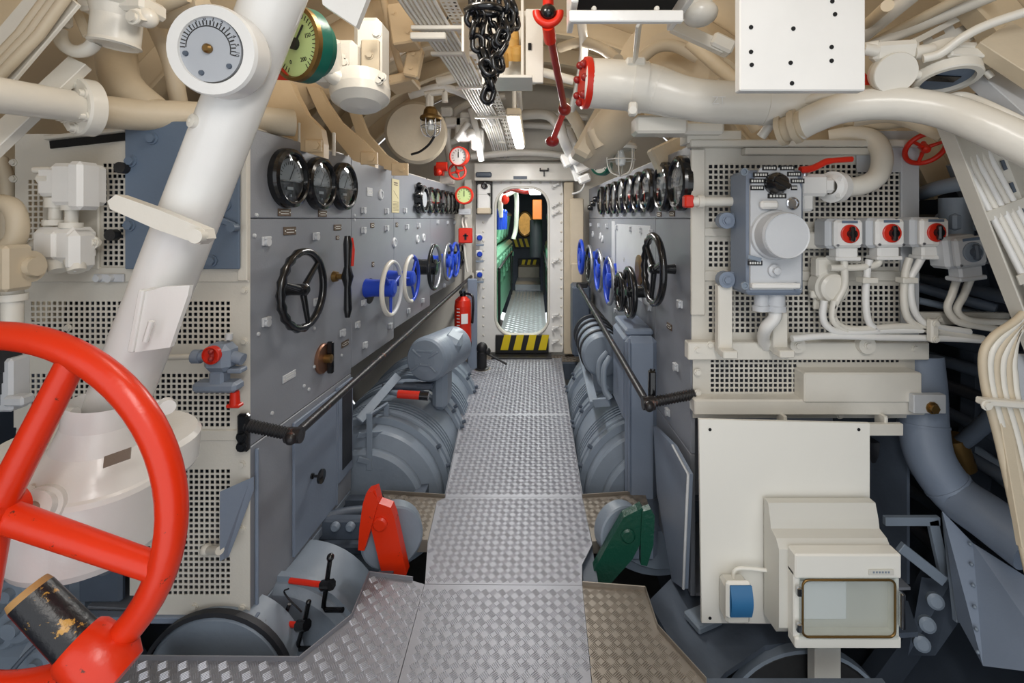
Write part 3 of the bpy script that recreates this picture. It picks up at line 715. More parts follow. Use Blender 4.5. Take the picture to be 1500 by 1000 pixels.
handwheel('control_handwheel', 'all-blue handwheel next to a small black wheel on the left board', LM(667, 380, .15), .15, .013, 'blue', 'blue', 3, .15, False, .05, 'blue', .5)
handwheel('control_handwheel', 'small black wheel nearest the red alarm box', LM(675, 374, .12), .12, .013, 'black', 'black', 3, .12, False, .04, None, .5)
mb = MB(LM(545, 426, .012)); mb.lathe([(.075, -.012), (.075, 0), (.06, .004), (0, .004)]); mb.build('base_disc', 'black_matt', c2, True)
# lever
lv = T('changeover_lever', 'long black lever handle with red edge and brass pivot', 'lever', LM(509, 405, .07))
mb = MB(); mb.tube([(0, -.20, .07), (0, -.16, .072), (0, -.05, .07), (0, 0, .07), (0, .05, .07), (0, .16, .072), (0, .20, .07)], [.012, .02, .016, .03, .016, .022, .014], 12); mb.build('handle', 'black', lv)
mb = MB(); mb.tube([(.016, .05, .086), (.020, .13, .088), (.016, .19, .084)], [.008, .010, .007], 8); mb.build('red_edge', 'redplain', lv)
MB().lathe([(.028, 0), (.024, .02), (.014, .022), (.014, .07)], n=16).build('pivot', 'brass', lv)
dk = T('brass_selector', 'round brass selector disc with dark vertical bar under the lever', 'selector', LM(478, 525, .02))
MB().lathe([(.07, 0), (.07, .008), (.064, .014), (0, .014)]).build('disc', 'copper', dk)
MB().box((.02, 0, .03), (.02, .15, .03), .005).build('bar', 'black', dk); MB().lathe([(.02, .01), (.02, .045), (0, .05)], n=14).build('hub', 'brass', dk)
# ============================================================ RIGHT SWITCHBOARD
YR = 1.95; ZR = 1.75
r1 = cabinet(rwall, RN, 'tall grey switchboard cabinet with large black handwheel beside the cream perforated end', YR, 2.46, -.15, ZR, 1, .95, low=.45)
r2 = cabinet(rwall, RN, 'grey switchboard cabinet with twin small black handwheels', 2.46, 3.60, .50, ZR, 1, .6)
r3 = cabinet(rwall, RN, 'grey switchboard cabinet reaching towards the bulkhead stiffener', 3.60, 4.85, .60, ZR, 1, .6)
for (a, b, par) in ((1.97, 2.44, r1), (2.48, 3.58, r2), (3.62, 4.83, r3)):
    wall_panel(rwall, RN, a, b, ZR-.002, ZR+.012, .02, -.03, 0).build('top_rail', 'cream', par, True)
wall_panel(rwall, RN, 3.50, 3.62, .9, 1.42, .01, .006, .002).build('pale_strip', 'lightgrey', r2, True)
wall_panel(rwall, RN, 2.55, 3.45, .95, 1.40, .006, .004, .002).build('cover_sheet', 'lightgrey', r2, True)
handwheel('control_handwheel', 'large black handwheel with dark red-brown sheen on the right board', RM(957, 394, .10), .155, .017, 'black', 'black', 3, .10, True, .022, None, .3)
handwheel('control_handwheel', 'small black handwheel with a knobbed twin behind it on the right board', RM(922, 428, .12), .13, .015, 'black', 'black', 4, .12, True, .03)
handwheel('control_handwheel', 'smallest black handwheel with ribbed rim beside its larger twin', RM(909, 427, .13), .10, .018, 'black', 'black', 4, .13, True, .03)
handwheel('control_handwheel', 'blue and silver handwheel next to the smallest black wheel', RM(892, 411, .13), .15, .013, 'steel', 'blue', 3, .13, False, .05, 'blue', .2, 'blue')
handwheel('control_handwheel', 'blue and silver handwheel between two silver-rimmed wheels of the right board', RM(877, 396, .13), .15, .013, 'steel', 'blue', 3, .13, False, .05, 'blue', .5, 'blue')
handwheel('control_handwheel', 'black handwheel with silver rim behind the blue ones', RM(863, 386, .13), .15, .013, 'steel', 'black', 3, .13, False, .05, 'black', .5, 'black')
handwheel('control_handwheel', 'all-blue handwheel nearest the bulkhead on the right board', RM(851, 376, .15), .15, .016, 'blue', 'blue', 3, .15, False, .05, 'blue', .5)
cabR = lambda px: [c for c, y in ((r1, 2.46), (r2, 3.6), (r3, 99)) if RWY(px) < y][0]
for px, py, par in ((998, 445, r1), (992, 537, r1), (980, 603, r1), (955, 340, r1), (940, 337, r2), (925, 335, r2), (905, 333, r2), (890, 331, r2), (878, 330, r3), (866, 329, r3), (903, 455, r2), (953, 450, r1), (948, 500, r1), (955, 515, r1)): latch(RM(px, py, 0), cabR(px))
for px, py, w_, h_, par in ((981, 478, .07, .03, r1), (985, 313, .07, .025, r1), (966, 314, .07, .025, r1), (938, 335, .06, .03, r2), (915, 380, .04, .03, r2)): nameplate(RM(px, py, 0), w_, h_, cabR(px))
for px, py, par in ((869, 343, r3), (880, 346, r3), (883, 350, r3)):
    mb = MB(RM(px, py, 0)); mb.lathe([(.034, 0), (.034, .006), (.028, .012), (.02, .012), (.02, .006), (0, .006)]); mb.build('round_boss', 'lightgrey', cabR(px), True)
for k in range(3):
    mb = MB(RM(876-k*4, 292+k*6, 0)); mb.lathe([(.03, 0), (.03, .03), (.02, .05), (0, .05)], n=14); mb.build('round_knob', 'black', r3, True)
mb = MB(RM(938, 395, .0)); mb.lathe([(.09, 0), (.09, .012), (.05, .02), (0, .02)]); mb.build('bearing_disc', 'brass', r2, True)
# hanging open flap with chamfered corners
def rp(px, py, off):
    Y = RWY(px, off); return P(px, py, Y)
pts = [rp(x, y, .05) for x, y in ((957, 624), (985, 652), (1008, 694), (1001, 862), (984, 850), (962, 720))]
fl = T('cabinet_flap', 'blue-grey chamfered sheet flap hanging open beside the green pedal', 'flap', pts[4])
mb = MB(); n = len(pts); A = pts; B = [p+RN*(-.02) for p in pts]
mb.add(A, [list(range(n))]); mb.add(B, [list(range(n))[::-1]]); mb.add(A+B, [(i, (i+1) % n, n+(i+1) % n, n+i) for i in range(n)]); mb.build('sheet', 'greyblue', fl, True)
mb = MB(); mb.tube([pts[1], pts[2], pts[3]], .006, 6); mb.build('edge_strip', 'lightgrey', fl, True)
mb = MB(RM(975, 690, .05)); mb.box((0, 0, .004), (.02, .04, .01), .002); mb.build('lock', 'steel', fl, True)
# ---- cream perforated end of the right board
ep = T('perforated_end_panel', 'cream perforated end panel carrying the switch boxes and cables', 'panel', FM(1180, 500, YR-.02))
perf_plate(YR-.006, [(213, 240, 1013, 1345, []), (240, 326, 1013, 1345, [(1037, 1318)]), (326, 352, 1013, 1345, []), (352, 392, 1013, 1345, [(1037, 1318)]), (392, 417, 1013, 1345, []), (417, 488, 1013, 1345, [(1037, 1318)]), (488, 505, 1013, 1345, [])], 7.7, 5.0, ep)
mb = MB(FM(1179, 340, YR-.012)); mb.box((0, 0, 0), (S(332, YR), S(12, YR), .008), .002); mb.build('cross_strip', 'plate_cream', ep, True)
mb = MB(FM(1179, 404, YR-.012)); mb.box((0, 0, 0), (S(332, YR), S(14, YR), .008), .002); mb.build('cross_strip', 'plate_cream', ep, True)
mb = MB(FM(1332, 355, YR-.014)); mb.box((0, 0, 0), (S(26, YR), S(300, YR), .014), .003); mb.build('edge_post', 'lightgrey', ep, True)
mb = MB(FM(1300, 222, YR-.016)); mb.box((0, 0, 0), (S(90, YR), S(60, YR), .006), .002); mb.build('grey_cover', 'lightgrey', ep, True)
mb = MB(FM(1022, 340, YR-.016)); mb.box((0, 0, 0), (S(20, YR), S(240, YR), .016), .003); mb.build('edge_post', 'plate_cream', ep, True)
mb = MB(FM(1180, 512, YR-.03)); mb.box((0, 0, 0), (S(344, YR), S(25, YR), .05), .004); lb_ = mb.build('bolted_bar', 'cream', ep, True)
for x, r in ((1165, 11), (1266, 12)):
    mb = MB(FM(x, 504, YR-.06)); mb.cyl((0, 0, -.01), (0, 0, .02), S(r, YR), n=20); bolt(mb, (0, 0, .02), (0, 0, 1), .012); mb.build('washer', 'cream', lb_, True)
perf_plate(YR-.015, [(524, 532, 1015, 1340, [(1040, 1318)]), (532, 575, 1015, 1340, [(1040, 1168)]), (575, 612, 1015, 1340, [])], 7.2, 4.8, ep)
mb = MB(FM(1255, 563, YR-.05)); mb.box((0, 0, 0), (S(165, YR), S(42, YR), .08), .006); mb.build('folded_cover', 'cream', ep, True)
mb = MB(FM(1180, 592, YR-.045)); mb.box((0, 0, 0), (S(325, YR), S(22, YR), .07), .006); mb.build('flange_bar', 'cream', ep, True)
mb = MB(FM(1225, 628, YR-.11)); mb.box((0, 0, 0), (S(190, YR)*.95, S(16, YR), .02), .002); mb.box((-.2, .02, -.03), (.014, .06, .06), .003); mb.box((.2, .02, -.03), (.014, .06, .06), .003); mb.build('support_bar', 'cream', ep, True)
mb = MB(FM(1358, 590, YR-.10)); mb.box((0, 0, 0), (S(45, YR), S(26, YR), .03), .003); bk = mb.build('end_bracket', 'lightgrey', ep, True)
mb = MB(FM(1365, 597, YR-.115)); bolt(mb, (0, 0, 0), (0, 0, 1), .018, .02); mb.build('brass_bolt', 'brass', bk, True)
mb = MB(); 
for x, y in ((1022, 512), (1022, 545), (1022, 575), (1340, 510), (1040, 505), (1060, 595), (1300, 607), (1230, 608)): mb.at(FM(x, y, YR-.055 if y < 520 else YR-.03)); bolt(mb, (0, 0, 0), (0, 0, 1), .011)
mb.build('bolt_set', 'cream', ep, True)
# top ledge
mb = MB(); mb.box(P(1178, 211, YR-.03), (S(334, YR), .06, S(10, YR)), .004); mb.box(P(1040, 203, YR), (S(78, YR), .1, S(18, YR)), .004); mb.box(P(1180, 222, YR-.03), (S(180, YR), .04, S(10, YR)), .003); mb.build('top_ledge', 'plate_cream', ep, True)
# vertical cream posts
for x, y0, y1 in ((1060, 418, 514), (1140, 458, 514)):
    mb = MB(FM(x, (y0+y1)/2, YR-.09)); mb.box((0, 0, 0), (S(20, YR), S(y1-y0, YR), .04), .004); mb.box((0, -S(y1-y0, YR)/2+.01, .04), (S(20, YR), .03, .06), .004)
    mb.build('cable_post', 'cream', ep, True)
# ---- cast telegraph box
tg = T('engine_telegraph', 'silver cast instrument box with large round cap and black label plates', 'telegraph box', FM(1125, 432, 1.80))
YT = 1.72
mb = MB(FM(1121, 340, 1.80)); mb.box((0, 0, 0), (S(80, 1.8), S(176, 1.8), .16), .012); mb.build('body', 'greyblue', tg, True)
pol = [(-37, -86), (37, -86), (37, 60), (30, 84), (20, 92), (-22, 92), (-37, 66)]
k = YT/F; mb = MB(FM(1135, 338, YT)); mb.prism([(x*k, y*k) for x, y in pol], .012, None, -.004); mb.build('front_plate', 'lightgrey', tg, True)
mb = MB(FM(1135, 344, YT-.008)); R = 33*k; mb.lathe([(R*1.12, 0), (R*1.08, .012), (R, .016), (R, .075), (R*.95, .086), (R*.9, .084), (0, .084)], n=36); mb.build('round_cap', 'lightgrey', tg, True)
mb = MB(FM(1135, 269, YT-.008)); mb.lathe([(16*k, 0), (16*k, .02), (12*k, .045), (10*k, .05), (0, .05)]); mb.box((0, 0, .05), (26*k, 8*k, .014), .003, Matrix.Rotation(-.5, 3, 'Z')); mb.build('selector_knob', 'black', tg, True)
for x, y, w_, a in ((1127, 246, 21, 0), (1153, 246, 21, 0), (1114, 256, 22, .0), (1163, 255, 20, 0), (1109, 265, 22, 0), (1168, 265, 20, 0), (1109, 275, 20, 0), (1163, 275, 9, 0), (1138, 287, 27, 0), (1106, 385, 21, 0)):
    M = FM(x, y, YT-.009); mb = MB(M); mb.box((0, 0, .001), (w_*k, 7*k, .003), .0005); o = mb.build('label_plate', 'black_matt', tg, True)
    mb = MB(M); 
    for q in range(5): mb.box(((q-2)*w_*k*.17, 0, .0028), (w_*k*.11, 3.4*k, .0005))
    mb.build('engraving', 'white_ink', o, True)
mb = MB(FM(1160, 298, YT-.009)); mb.lathe([(9*k, 0), (9*k, .008), (7.4*k, .010), (7*k, .004), (0, .004)]); mb.build('sight_ring', 'chrome', tg, True)
mb = MB(FM(1124, 300, YT-.009)); mb.box((0, 0, .012), (26*k, 12*k, .024), .008); mb.build('pull_knob', 'white', tg, True)
mb = MB(FM(1133, 396, YT-.009)); mb.lathe([(9*k, 0), (9*k, .012), (5*k, .016), (5*k, .03), (0, .032)]); mb.build('lock_boss', 'lightgrey', tg, True)
mb = MB(FM(1104, 378, YT-.012)); mb.box((0, 0, .006), (20*k, 6*k, .008), .002, Matrix.Rotation(-.25, 3, 'Z')); mb.build('catch', 'machine', tg, True)
for x, y in ((1062, 323), (1062, 409)):
    mb = MB(FM(x, y, 1.84)); mb.box((.03, 0, -.01), (.09, .06, .03), .008); mb.cyl((0, 0, -.02), (0, 0, .02), .032, n=16); bolt(mb, (0, 0, .02), (0, 0, 1), .014); mb.build('mounting_lug', 'greyblue', tg, True)
for x, y in ((1089, 252), (1090, 418), (1166, 419)):
    mb = MB(FM(x, y, YT-.01)); mb.lathe([(.014, 0), (.014, .01), (.009, .01), (.009, .004), (0, .004)], n=16); mb.build('corner_screw', 'machine', tg, True)
mb = MB(FM(1135, 418, YT-.012)); mb.box((0, 0, 0), (S(70, YT), .02, .03), .004); mb.build('lower_ledge', 'white', tg, True)
for x, r in ((1115, 10), (1136, 13)):
    mb = MB(); mb.cyl(P(x, 422, 1.78), P(x, 452, 1.78), S(r, 1.78), n=16); mb.cyl(P(x, 447, 1.78), P(x, 455, 1.78), S(r+3, 1.78), n=6); mb.build('gland', 'lightgrey', tg, True)
MB().tube(sp(pp((1136, 452, 1.78), (1134, 466, 1.78), (1122, 480, 1.8), (1118, 495, 1.86), (1122, 506, 1.9)), 6), .024, 12).build('cable', 'white', tg, True)
# ---- switch boxes
def switchbox(label, M, body='white', disc='redplain', s=1.0, group=None):
    t = T('rotary_switch_box', label, 'switch', M, group)
    MB().box((-.012, 0, -.035), (.125*s, .118*s, .09), .012).build('body', 'lightgrey' if body == 'white' else body, t)
    MB().box((.0, 0, .02), (.112*s, .108*s, .03), .010).build('lid', body, t)
    MB().lathe([(.036*s, .034), (.036*s, .040), (.033*s, .042), (0, .042)]).build('disc', disc, t)
    mb = MB(); mb.box((0, 0, .052), (.018*s, .058*s, .022), .006); mb.cyl((0, 0, .04), (0, 0, .058), .016*s, n=14); mb.build('knob', 'black' if body == 'white' else 'machine_dark', t)
    MB().box((0, .046*s, .036), (.06*s, .010*s, .002)).build('label_strip', 'bluepanel', t)
    mb = MB()
    for sx in (-1, 1): mb.cyl((sx*.046*s, -.044*s, .034), (sx*.046*s, -.044*s, .038), .005, n=8)
    mb.build('screw_pair', 'steel', t)
    mb = MB(); mb.box((.004, -.075*s, -.01), (.085*s, .05*s, .06), .008); mb.box((.004, -.098*s, -.01), (.10*s, .016*s, .07), .004); mb.build('gland_block', body, t)
    return t
switchbox('white switch box with red disc between the telegraph box and its twin', FM(1236, 342, 1.83))
switchbox('middle white switch box with red disc on the cream panel', FM(1296, 341, 1.83))
switchbox('white switch box with red disc at the grey post by the dark opening', FM(1360, 340, 1.83))
switchbox('light grey switch box with grey knob in front of the dark opening', FM(1412, 368, 1.78) @ Matrix.Rotation(.12, 4, 'Z'), 'lightgrey', 'machine', 1.05)
jb = T('round_junction_box', 'round cream junction box with two cables below the telegraph box', 'junction box', FM(1214, 442, 1.86))
mb = MB(FM(1214, 420, 1.88)); mb.lathe([(.068, -.03), (.068, .02), (.060, .028), (.056, .04), (.045, .048), (0, .052)]); mb.build('lid', 'cream', jb, True)
mb = MB(FM(1214, 420, 1.88)); mb.box((-.01, .08, -.005), (.1, .08, .05), .008); mb.box((0, -.075, 0), (.05, .04, .04), .008); mb.box((-.06, -.03, 0), (.03, .03, .02), .004); mb.box((0, 0, -.022), (.10, .19, .014), .004); mb.build('body', 'cream', jb, True)
for x in (1240, 1300, 1180):
    mb = MB(FM(x, 340 if x > 1200 else 352, YR-.03)); mb.box((-.07 if x > 1200 else .02, 0, 0), (.10, .07, .04), .006); mb.build('mounting_bracket', 'plate_cream', ep, True)
# cables running down and to the right
cab = [((1207, 440), (1205, 462), (1212, 478), (1235, 487), (1290, 484), (1350, 483)), ((1222, 440), (1220, 462), (1232, 478), (1262, 482), (1320, 478), (1380, 484)),
       ((1236, 375), (1237, 395), (1236, 420), (1222, 448), (1221, 470), (1240, 484)),
       ((1273, 380), (1270, 400), (1268, 440), (1272, 470), (1285, 484)), ((1288, 380), (1282, 388), (1250, 392), (1215, 392)),
       ((1332, 378), (1326, 400), (1324, 440), (1330, 466), (1350, 480), (1380, 486), (1440, 496)), ((1350, 378), (1340, 396), (1334, 410), (1336, 445), (1348, 468), (1368, 478), (1420, 486)),
       ((1404, 402), (1395, 430), (1388, 450), (1396, 466), (1412, 474), (1460, 482)), ((1424, 402), (1412, 432), (1402, 452), (1410, 464), (1430, 470), (1480, 472)),
       ((1160, 496), (1210, 492), (1300, 494), (1400, 496), (1470, 500))]
for i, c in enumerate(cab):
    mb = MB(); mb.tube(sp([P(x, y, 1.83) for x, y in c], 6), .0135, 10)
    solo('electric_cable', mb, 'cream' if i % 3 else 'white', ['cream cable looping out of the round junction box to the bundle', 'cream cable leaving the round junction box beside a thinner one', 'thin white cable from the first switch box past the round junction box', 'cable dropping from the middle switch box', 'short cable between middle switch box and junction box', 'left cable of the pair under the switch box by the grey post', 'right cable of the pair under the switch box by the grey post', 'left cable under the light grey switch box', 'right cable under the light grey switch box', 'cream cable lying along the bolted bar'][i], 'cable')
for x in (1268, 1326): 
    mb = MB(FM(x, 410, 1.83)); mb.box((.006, 0, 0), (.06, .022, .045), .003); mb.build('cable_clip', 'cream', ep, True)
mb = MB(FM(1366, 484, 1.80)); mb.box((0, 0, 0), (.03, .09, .03), .006); bolt(mb, (0, .03, .015), (0, 0, 1), .01); bolt(mb, (0, -.03, .015), (0, 0, 1), .01); mb.build('cable_clip', 'cream', ep, True)
# ---- valve, flange and red lever
vv = T('ball_valve', 'cream flanged valve with red lever handle above the switch boxes', 'valve', FM(1200, 300, 1.84))
mb = MB(FM(1190, 272, 1.82)); mb.box((-.01, 0, 0), (.11, .085, .07), .012); mb.box((.03, 0, 0), (.09, .06, .06), .012); mb.box((-.03, -.06, 0), (.05, .08, .05), .01); mb.build('body', 'white', vv, True)
mb = MB(frame(P(1222, 274, 1.84), (-1, -.5, 0))); mb.lathe([(.062, -.02), (.062, .018), (.05, .02), (.03, .03)]); 
for q in range(4): bolt(mb, (.045*math.cos(q*1.57+.7), .045*math.sin(q*1.57+.7), .018), (0, 0, 1), .010)
mb.build('flange', 'white', vv, True)
mb = MB(); mb.tube(sp(pp((1172, 249, 1.78), (1188, 247, 1.78), (1200, 242, 1.78), (1214, 236, 1.78), (1248, 233, 1.78)), 5), [.014]*5+[.013]*11+[.011]*5, 8); mb.build('lever', 'redplain', vv, True)
MB().cyl(P(1178, 262, 1.80), P(1178, 246, 1.80), .012, n=10).build('stem', 'steel', vv, True)
mb = MB(); mb.tube(sp(pp((1224, 274, 1.85), (1260, 272, 1.85), (1285, 258, 1.85), (1292, 230, 1.86), (1280, 205, 1.9), (1250, 198, 1.95), (1215, 203, 2.0)), 6), S(14, 1.85), 14)
solo('elbow_pipe', mb, 'cream', 'cream pipe curling up from the flanged valve', 'pipe')
mb = MB(); mb.tube([P(1012, 295, 1.86), P(1082, 295, 1.86)], S(7, 1.86), 12); mb.cyl(P(1022, 295, 1.86), P(1030, 295, 1.86), S(10, 1.86), n=8); 
pc = T('capped_pipe', 'short cream pipe with red square cap pointing at the right board gauges', 'pipe', P(1045, 302, 1.86)); mb.build('pipe', 'cream', pc, True)
MB(FM(1008, 295, 1.86)).box((0, 0, 0), (.038, .05, .04), .006).build('cap', 'redplain', pc, True)
# ============================================================ LEFT FOREGROUND: steering column, red wheel
sc = T('steering_column', 'white inclined steering column with gearbox drum at its foot', 'column', P(150, 800, 1.15))
p0, p1 = P(168, 600, 1.17), P(436, -90, 1.08)
MB().cyl(p0, p1, .066, .064, n=36).build('tube', 'white', sc, True)
ax = (p1-p0).normalized()
def on_col(t): return p0+(p1-p0)*t
GB = P(140, 690, 1.10)
Mg = frame(GB, Vector((.12, -.02, 1)), (0, 1, 0))
MB(Mg).lathe([(0, -.175), (.12, -.175), (.138, -.168), (.146, -.15), (.147, -.006), (.142, .004), (.135, .008), (.085, .07), (.07, .12), (.066, .17)], n=44).build('gearbox', 'white', sc, True)
MB(frame(P(150, 640, 1.2), Vector((.05, .05, 1)), (0, 1, 0))).lathe([(0, -.09), (.205, -.09), (.21, -.08), (.21, -.012), (.2, .0), (0, .0)], n=48).build('flange_disc', 'white', sc, True)
mb = MB(); q = P(243, 592, 1.17); mb.cyl(q+Vector((-.07, 0, 0)), q+Vector((.01, 0, .005)), .008, n=8); mb.cyl(q, q+Vector((.02, -.02, .0)), .018, n=12); mb.cyl(P(65, 608, 1.08), P(110, 606, 1.08), .015, n=12); mb.cyl(P(85, 608, 1.08), P(88, 608, 1.08), .019, n=12); mb.build('grease_fittings', 'white', sc, True)
npm = frame(P(172, 670, .985), Vector((.05, -.75, .55)))
mb = MB(npm @ Matrix.Rotation(.35, 4, 'Z')); mb.box((0, 0, 0), (.05, .024, .002), .0005); no = mb.build('nameplate', 'aluminium_dull', sc, True)
# shaft boss toward the wheel
HUB = P(-7, 750, .84)
b0 = P(75, 745, 1.0)
d = (HUB-b0).normalized()
mb = MB(); mb.cyl(b0-d*.04, b0+d*.03, .06, .06, n=28); mb.cyl(b0+d*.03, b0+d*.06, .05, .042, n=28); mb.cyl(b0+d*.06, b0+d*.085, .034, n=24); mb.build('shaft_boss', 'white', sc, True)
mb = MB()
for k in range(4):
    a = k*1.57+.6; u, w_ = frames_along([b0, HUB])[0]; c = b0+d*.03+(u*math.cos(a)+w_*math.sin(a))*.05; bolt(mb, c, d, .009)
mb.build('boss_bolts', 'cream', sc, True)
MB().cyl(b0+d*.08, HUB, .016, n=16).build('shaft', 'copper', sc, True)
# clamp arm
cm = P(246, 322, 1.05)
mb = MB(frame(cm, FWD) @ Matrix.Rotation(-.36, 4, 'Z'))
L_ = S(136, 1.05); hh = S(13, 1.05)
pol = [(-L_/2, -hh*.7), (-L_/2-.012, 0), (-L_/2, hh), (0, hh*1.1), (L_/2, hh*.9), (L_/2+.012, 0), (L_/2, -hh*.9), (0, -hh)]
mb.prism(pol, .03, None, 0); mb.cyl((L_/2-.005, 0, .025), (L_/2-.005, 0, .045), .016, n=16)
mb.build('clamp_arm', 'cream', sc, True)
mb = MB(frame(P(245, 465, 1.075), FWD)); k = 1.075/F
mb.prism([(-30*k, -45*k), (20*k, -38*k), (45*k, 35*k), (48*k, 50*k), (10*k, 48*k), (-18*k, 40*k)], .012, None, .02)
mb.box((-26*k, 0, .015), (8*k, 90*k, .05), .003, Matrix.Rotation(-.18, 3, 'Z')); mb.build('bracket_plate', 'white', sc, True)
mb = MB(frame(on_col(.61), Vector((-.45, -1, .2)))); mb.lathe([(.016, .05), (.016, .072), (.006, .074), (.006, .07), (0, .07)], n=18); mb.build('set_screw', 'cream', sc, True)
mb = MB(); mb.cyl(P(213, 500, 1.02), P(222, 470, 1.02), .006, n=8); mb.build('small_pin', 'white', sc, True)
# rudder angle dial on the column
rd = T('rudder_indicator', 'round grey scale dial in a white ring on the inclined column', 'gauge', frame(P(310, 74, .99), Vector((.02, -1, -.12))))
k = .99/F; R = 66*k
MB().lathe([(R*.92, -.07), (R, -.05), (R, -.004), (R*.96, .004), (R*.72, .004), (R*.70, -.006)], n=44).build('housing', 'white', rd)
MB(Matrix.Translation((-.008, .004, 0))).lathe([(R*.72, -.010), (R*.72, -.002), (0, -.002)], n=40).build('dial', 'dial', rd)
mb = MB(); o_ = Vector((-.008, .004, 0))
for i in range(25):
    a = math.radians(-8+190*i/24-6); mb.box(o_+Vector((R*.56*math.cos(a), R*.56*math.sin(a), -.0015)), (R*.10, .0016 if i % 2 else .0024, .001), 0, Matrix.Rotation(a, 3, 'Z'))
n = 30; mb.tube([o_+Vector((R*.49*math.cos(a), R*.49*math.sin(a), -.0018)) for a in np.linspace(math.radians(-14), math.radians(176), n)], .0012, 4)
mb.build('scale_marks', 'ink', rd)
for i, v in enumerate(('10', '5', '4', '3', '2', '1', '0', '1', '2', '3', '4')):
    a = math.radians(-10+172*i/10)
    text(str(v), MAT[rd.name] @ Matrix.Translation(o_+Vector((R*.64*math.cos(a), R*.64*math.sin(a), -.0017))) @ Matrix.Rotation(a-math.pi/2, 4, 'Z'), .0115, 'ink', rd)
MB(Matrix.Translation(o_)).lathe([(.010, -.002), (.010, .004), (.006, .008), (0, .008)], n=18).build('pointer_hub', 'brass', rd)
for x, y in ((-.048, -.01), (-.018, -.05), (.042, -.036)): MB(Matrix.Translation(o_+Vector((x, y, 0)))).lathe([(.006, -.002), (.005, .002), (0, .002)], n=10).build('screw', 'machine_dark', rd)
# red steering wheel
sw = T('steering_wheel', 'big red four-spoke steering wheel with chipped paint', 'wheel', frame(HUB, FWD))
k = .84/F; R = 259*k; r = 20.5*k
a = [2*math.pi*i/72 for i in range(72)]
MB().tube([(R*math.cos(q), R*math.sin(q), 0) for q in a], r, 16, True).build('rim', 'red', sw)
for q in (63, -19, -99, 161): 
    q = math.radians(q); MB().cyl((0, 0, 0), (R*math.cos(q), R*math.sin(q), 0), 21*k, 18*k, n=18).build('spoke', 'red', sw)
MB().lathe([(0, -.03), (.036, -.03), (.036, .03), (.028, .036), (0, .036)], n=24).build('hub', 'red', sw)
I = MAT[sw.name].inverted()
s0, s1, s2, s3 = [I @ P(x, y, .82) for x, y in ((178, 990), (113, 940), (112, 940), (46, 872))]
mb = MB(); mb.tube([s0, s0.lerp(s1, .25), s0.lerp(s1, .9), s1], [30*k, 40*k, 36*k, 32*k], 20); so = mb.build('handle_socket', 'red', sw)
mb = MB(); 
c_ = s0.lerp(s1, .7); mb.ring(c_+Vector((-.012, -.02, .036)), (0, 0, 1), .009, .003, 14, 6); mb.build('split_pin', 'darkred', so)
mb = MB(); mb.cyl(s2, s3, 28*k, 26*k, n=20); ho = mb.build('handle', 'handle_worn', sw)
MB().cyl(s3, s3+(s3-s2).normalized()*.012, 26*k, 24*k, n=20).build('handle_tip', 'wood', ho)
# ---- blue-grey switch with red disc on the perforated end
bs = T('deck_switch', 'blue-grey cast switch with red disc on the perforated cream end', 'switch', FM(318, 590, 1.62))
mb = MB(FM(320, 522, 1.60)); mb.box((.01, 0, 0), (.09, .095, .08), .02); mb.cyl((-.06, 0, 0), (0, 0, 0), .018, n=12); mb.cyl((-.085, 0, 0), (-.06, 0, 0), .024, n=12); mb.cyl((.05, 0, 0), (.085, -.01, 0), .02, n=12); mb.build('body', 'greyblue', bs, True)
MB(FM(310, 520, 1.555)).lathe([(.030, -.01), (.030, .006), (.026, .008), (.024, .002), (0, .002)]).build('disc', 'redplain', bs, True)
mb = MB(FM(310, 520, 1.545)); mb.box((0, 0, 0), (.014, .038, .012), .005); mb.ball((0, .012, .004), .009, 8, 6); mb.ball((0, -.012, .004), .009, 8, 6); mb.build('knob', 'darkred', bs, True)
mb = MB(FM(322, 556, 1.60)); mb.box((0, .005, 0), (.05, .06, .05), .008); mb.box((-.005, -.02, 0), (.15, .035, .06), .01); mb.box((.06, .035, 0), (.05, .016, .04), .004); mb.build('cable_housing', 'greyblue', bs, True)
mb = MB(FM(344, 582, 1.59)); mb.cyl((0, -.026, 0), (0, .02, 0), .017, .014, n=12); mb.box((0, -.026, 0), (.045, .012, .03), .003); mb.build('red_plug', 'redplain', bs, True)
mb = MB(); mb.cyl(P(335, 497, 1.6), P(336, 488, 1.6), .012, n=8); mb.build('hook_bolt', 'lightgrey', bs, True)
mb = MB(); mb.tube(pp((225, 524, 1.62), (288, 522, 1.6)), .010, 10); solo('conduit_pipe', mb, 'plate_cream', 'thin cream conduit running into the blue-grey deck switch', 'pipe')
# blue-grey triangular flap on the plate
fp = T('bracket_flap', 'blue-grey triangular bracket sticking out of the perforated end low down', 'bracket', FM(338, 820, 1.6))
mb = MB(); k = 1.62/F
A = [P(322, 720, 1.58), P(367, 700, 1.665), P(367, 720, 1.665), P(330, 818, 1.60), P(322, 822, 1.58)]; B = [p+Vector((.006, .01, 0)) for p in A]; n = 5
mb.add(A, [list(range(n))]); mb.add(B, [list(range(n))[::-1]]); mb.add(A+B, [(i, (i+1) % n, n+(i+1) % n, n+i) for i in range(n)]); mb.build('sheet', 'greyblue', fp, True)
mb = MB(); mb.cyl(P(300, 805, 1.66), P(322, 806, 1.58), .014, n=10); mb.ball(P(302, 805, 1.64), .02, 10, 8); mb.build('stud', 'plate_cream', fp, True)
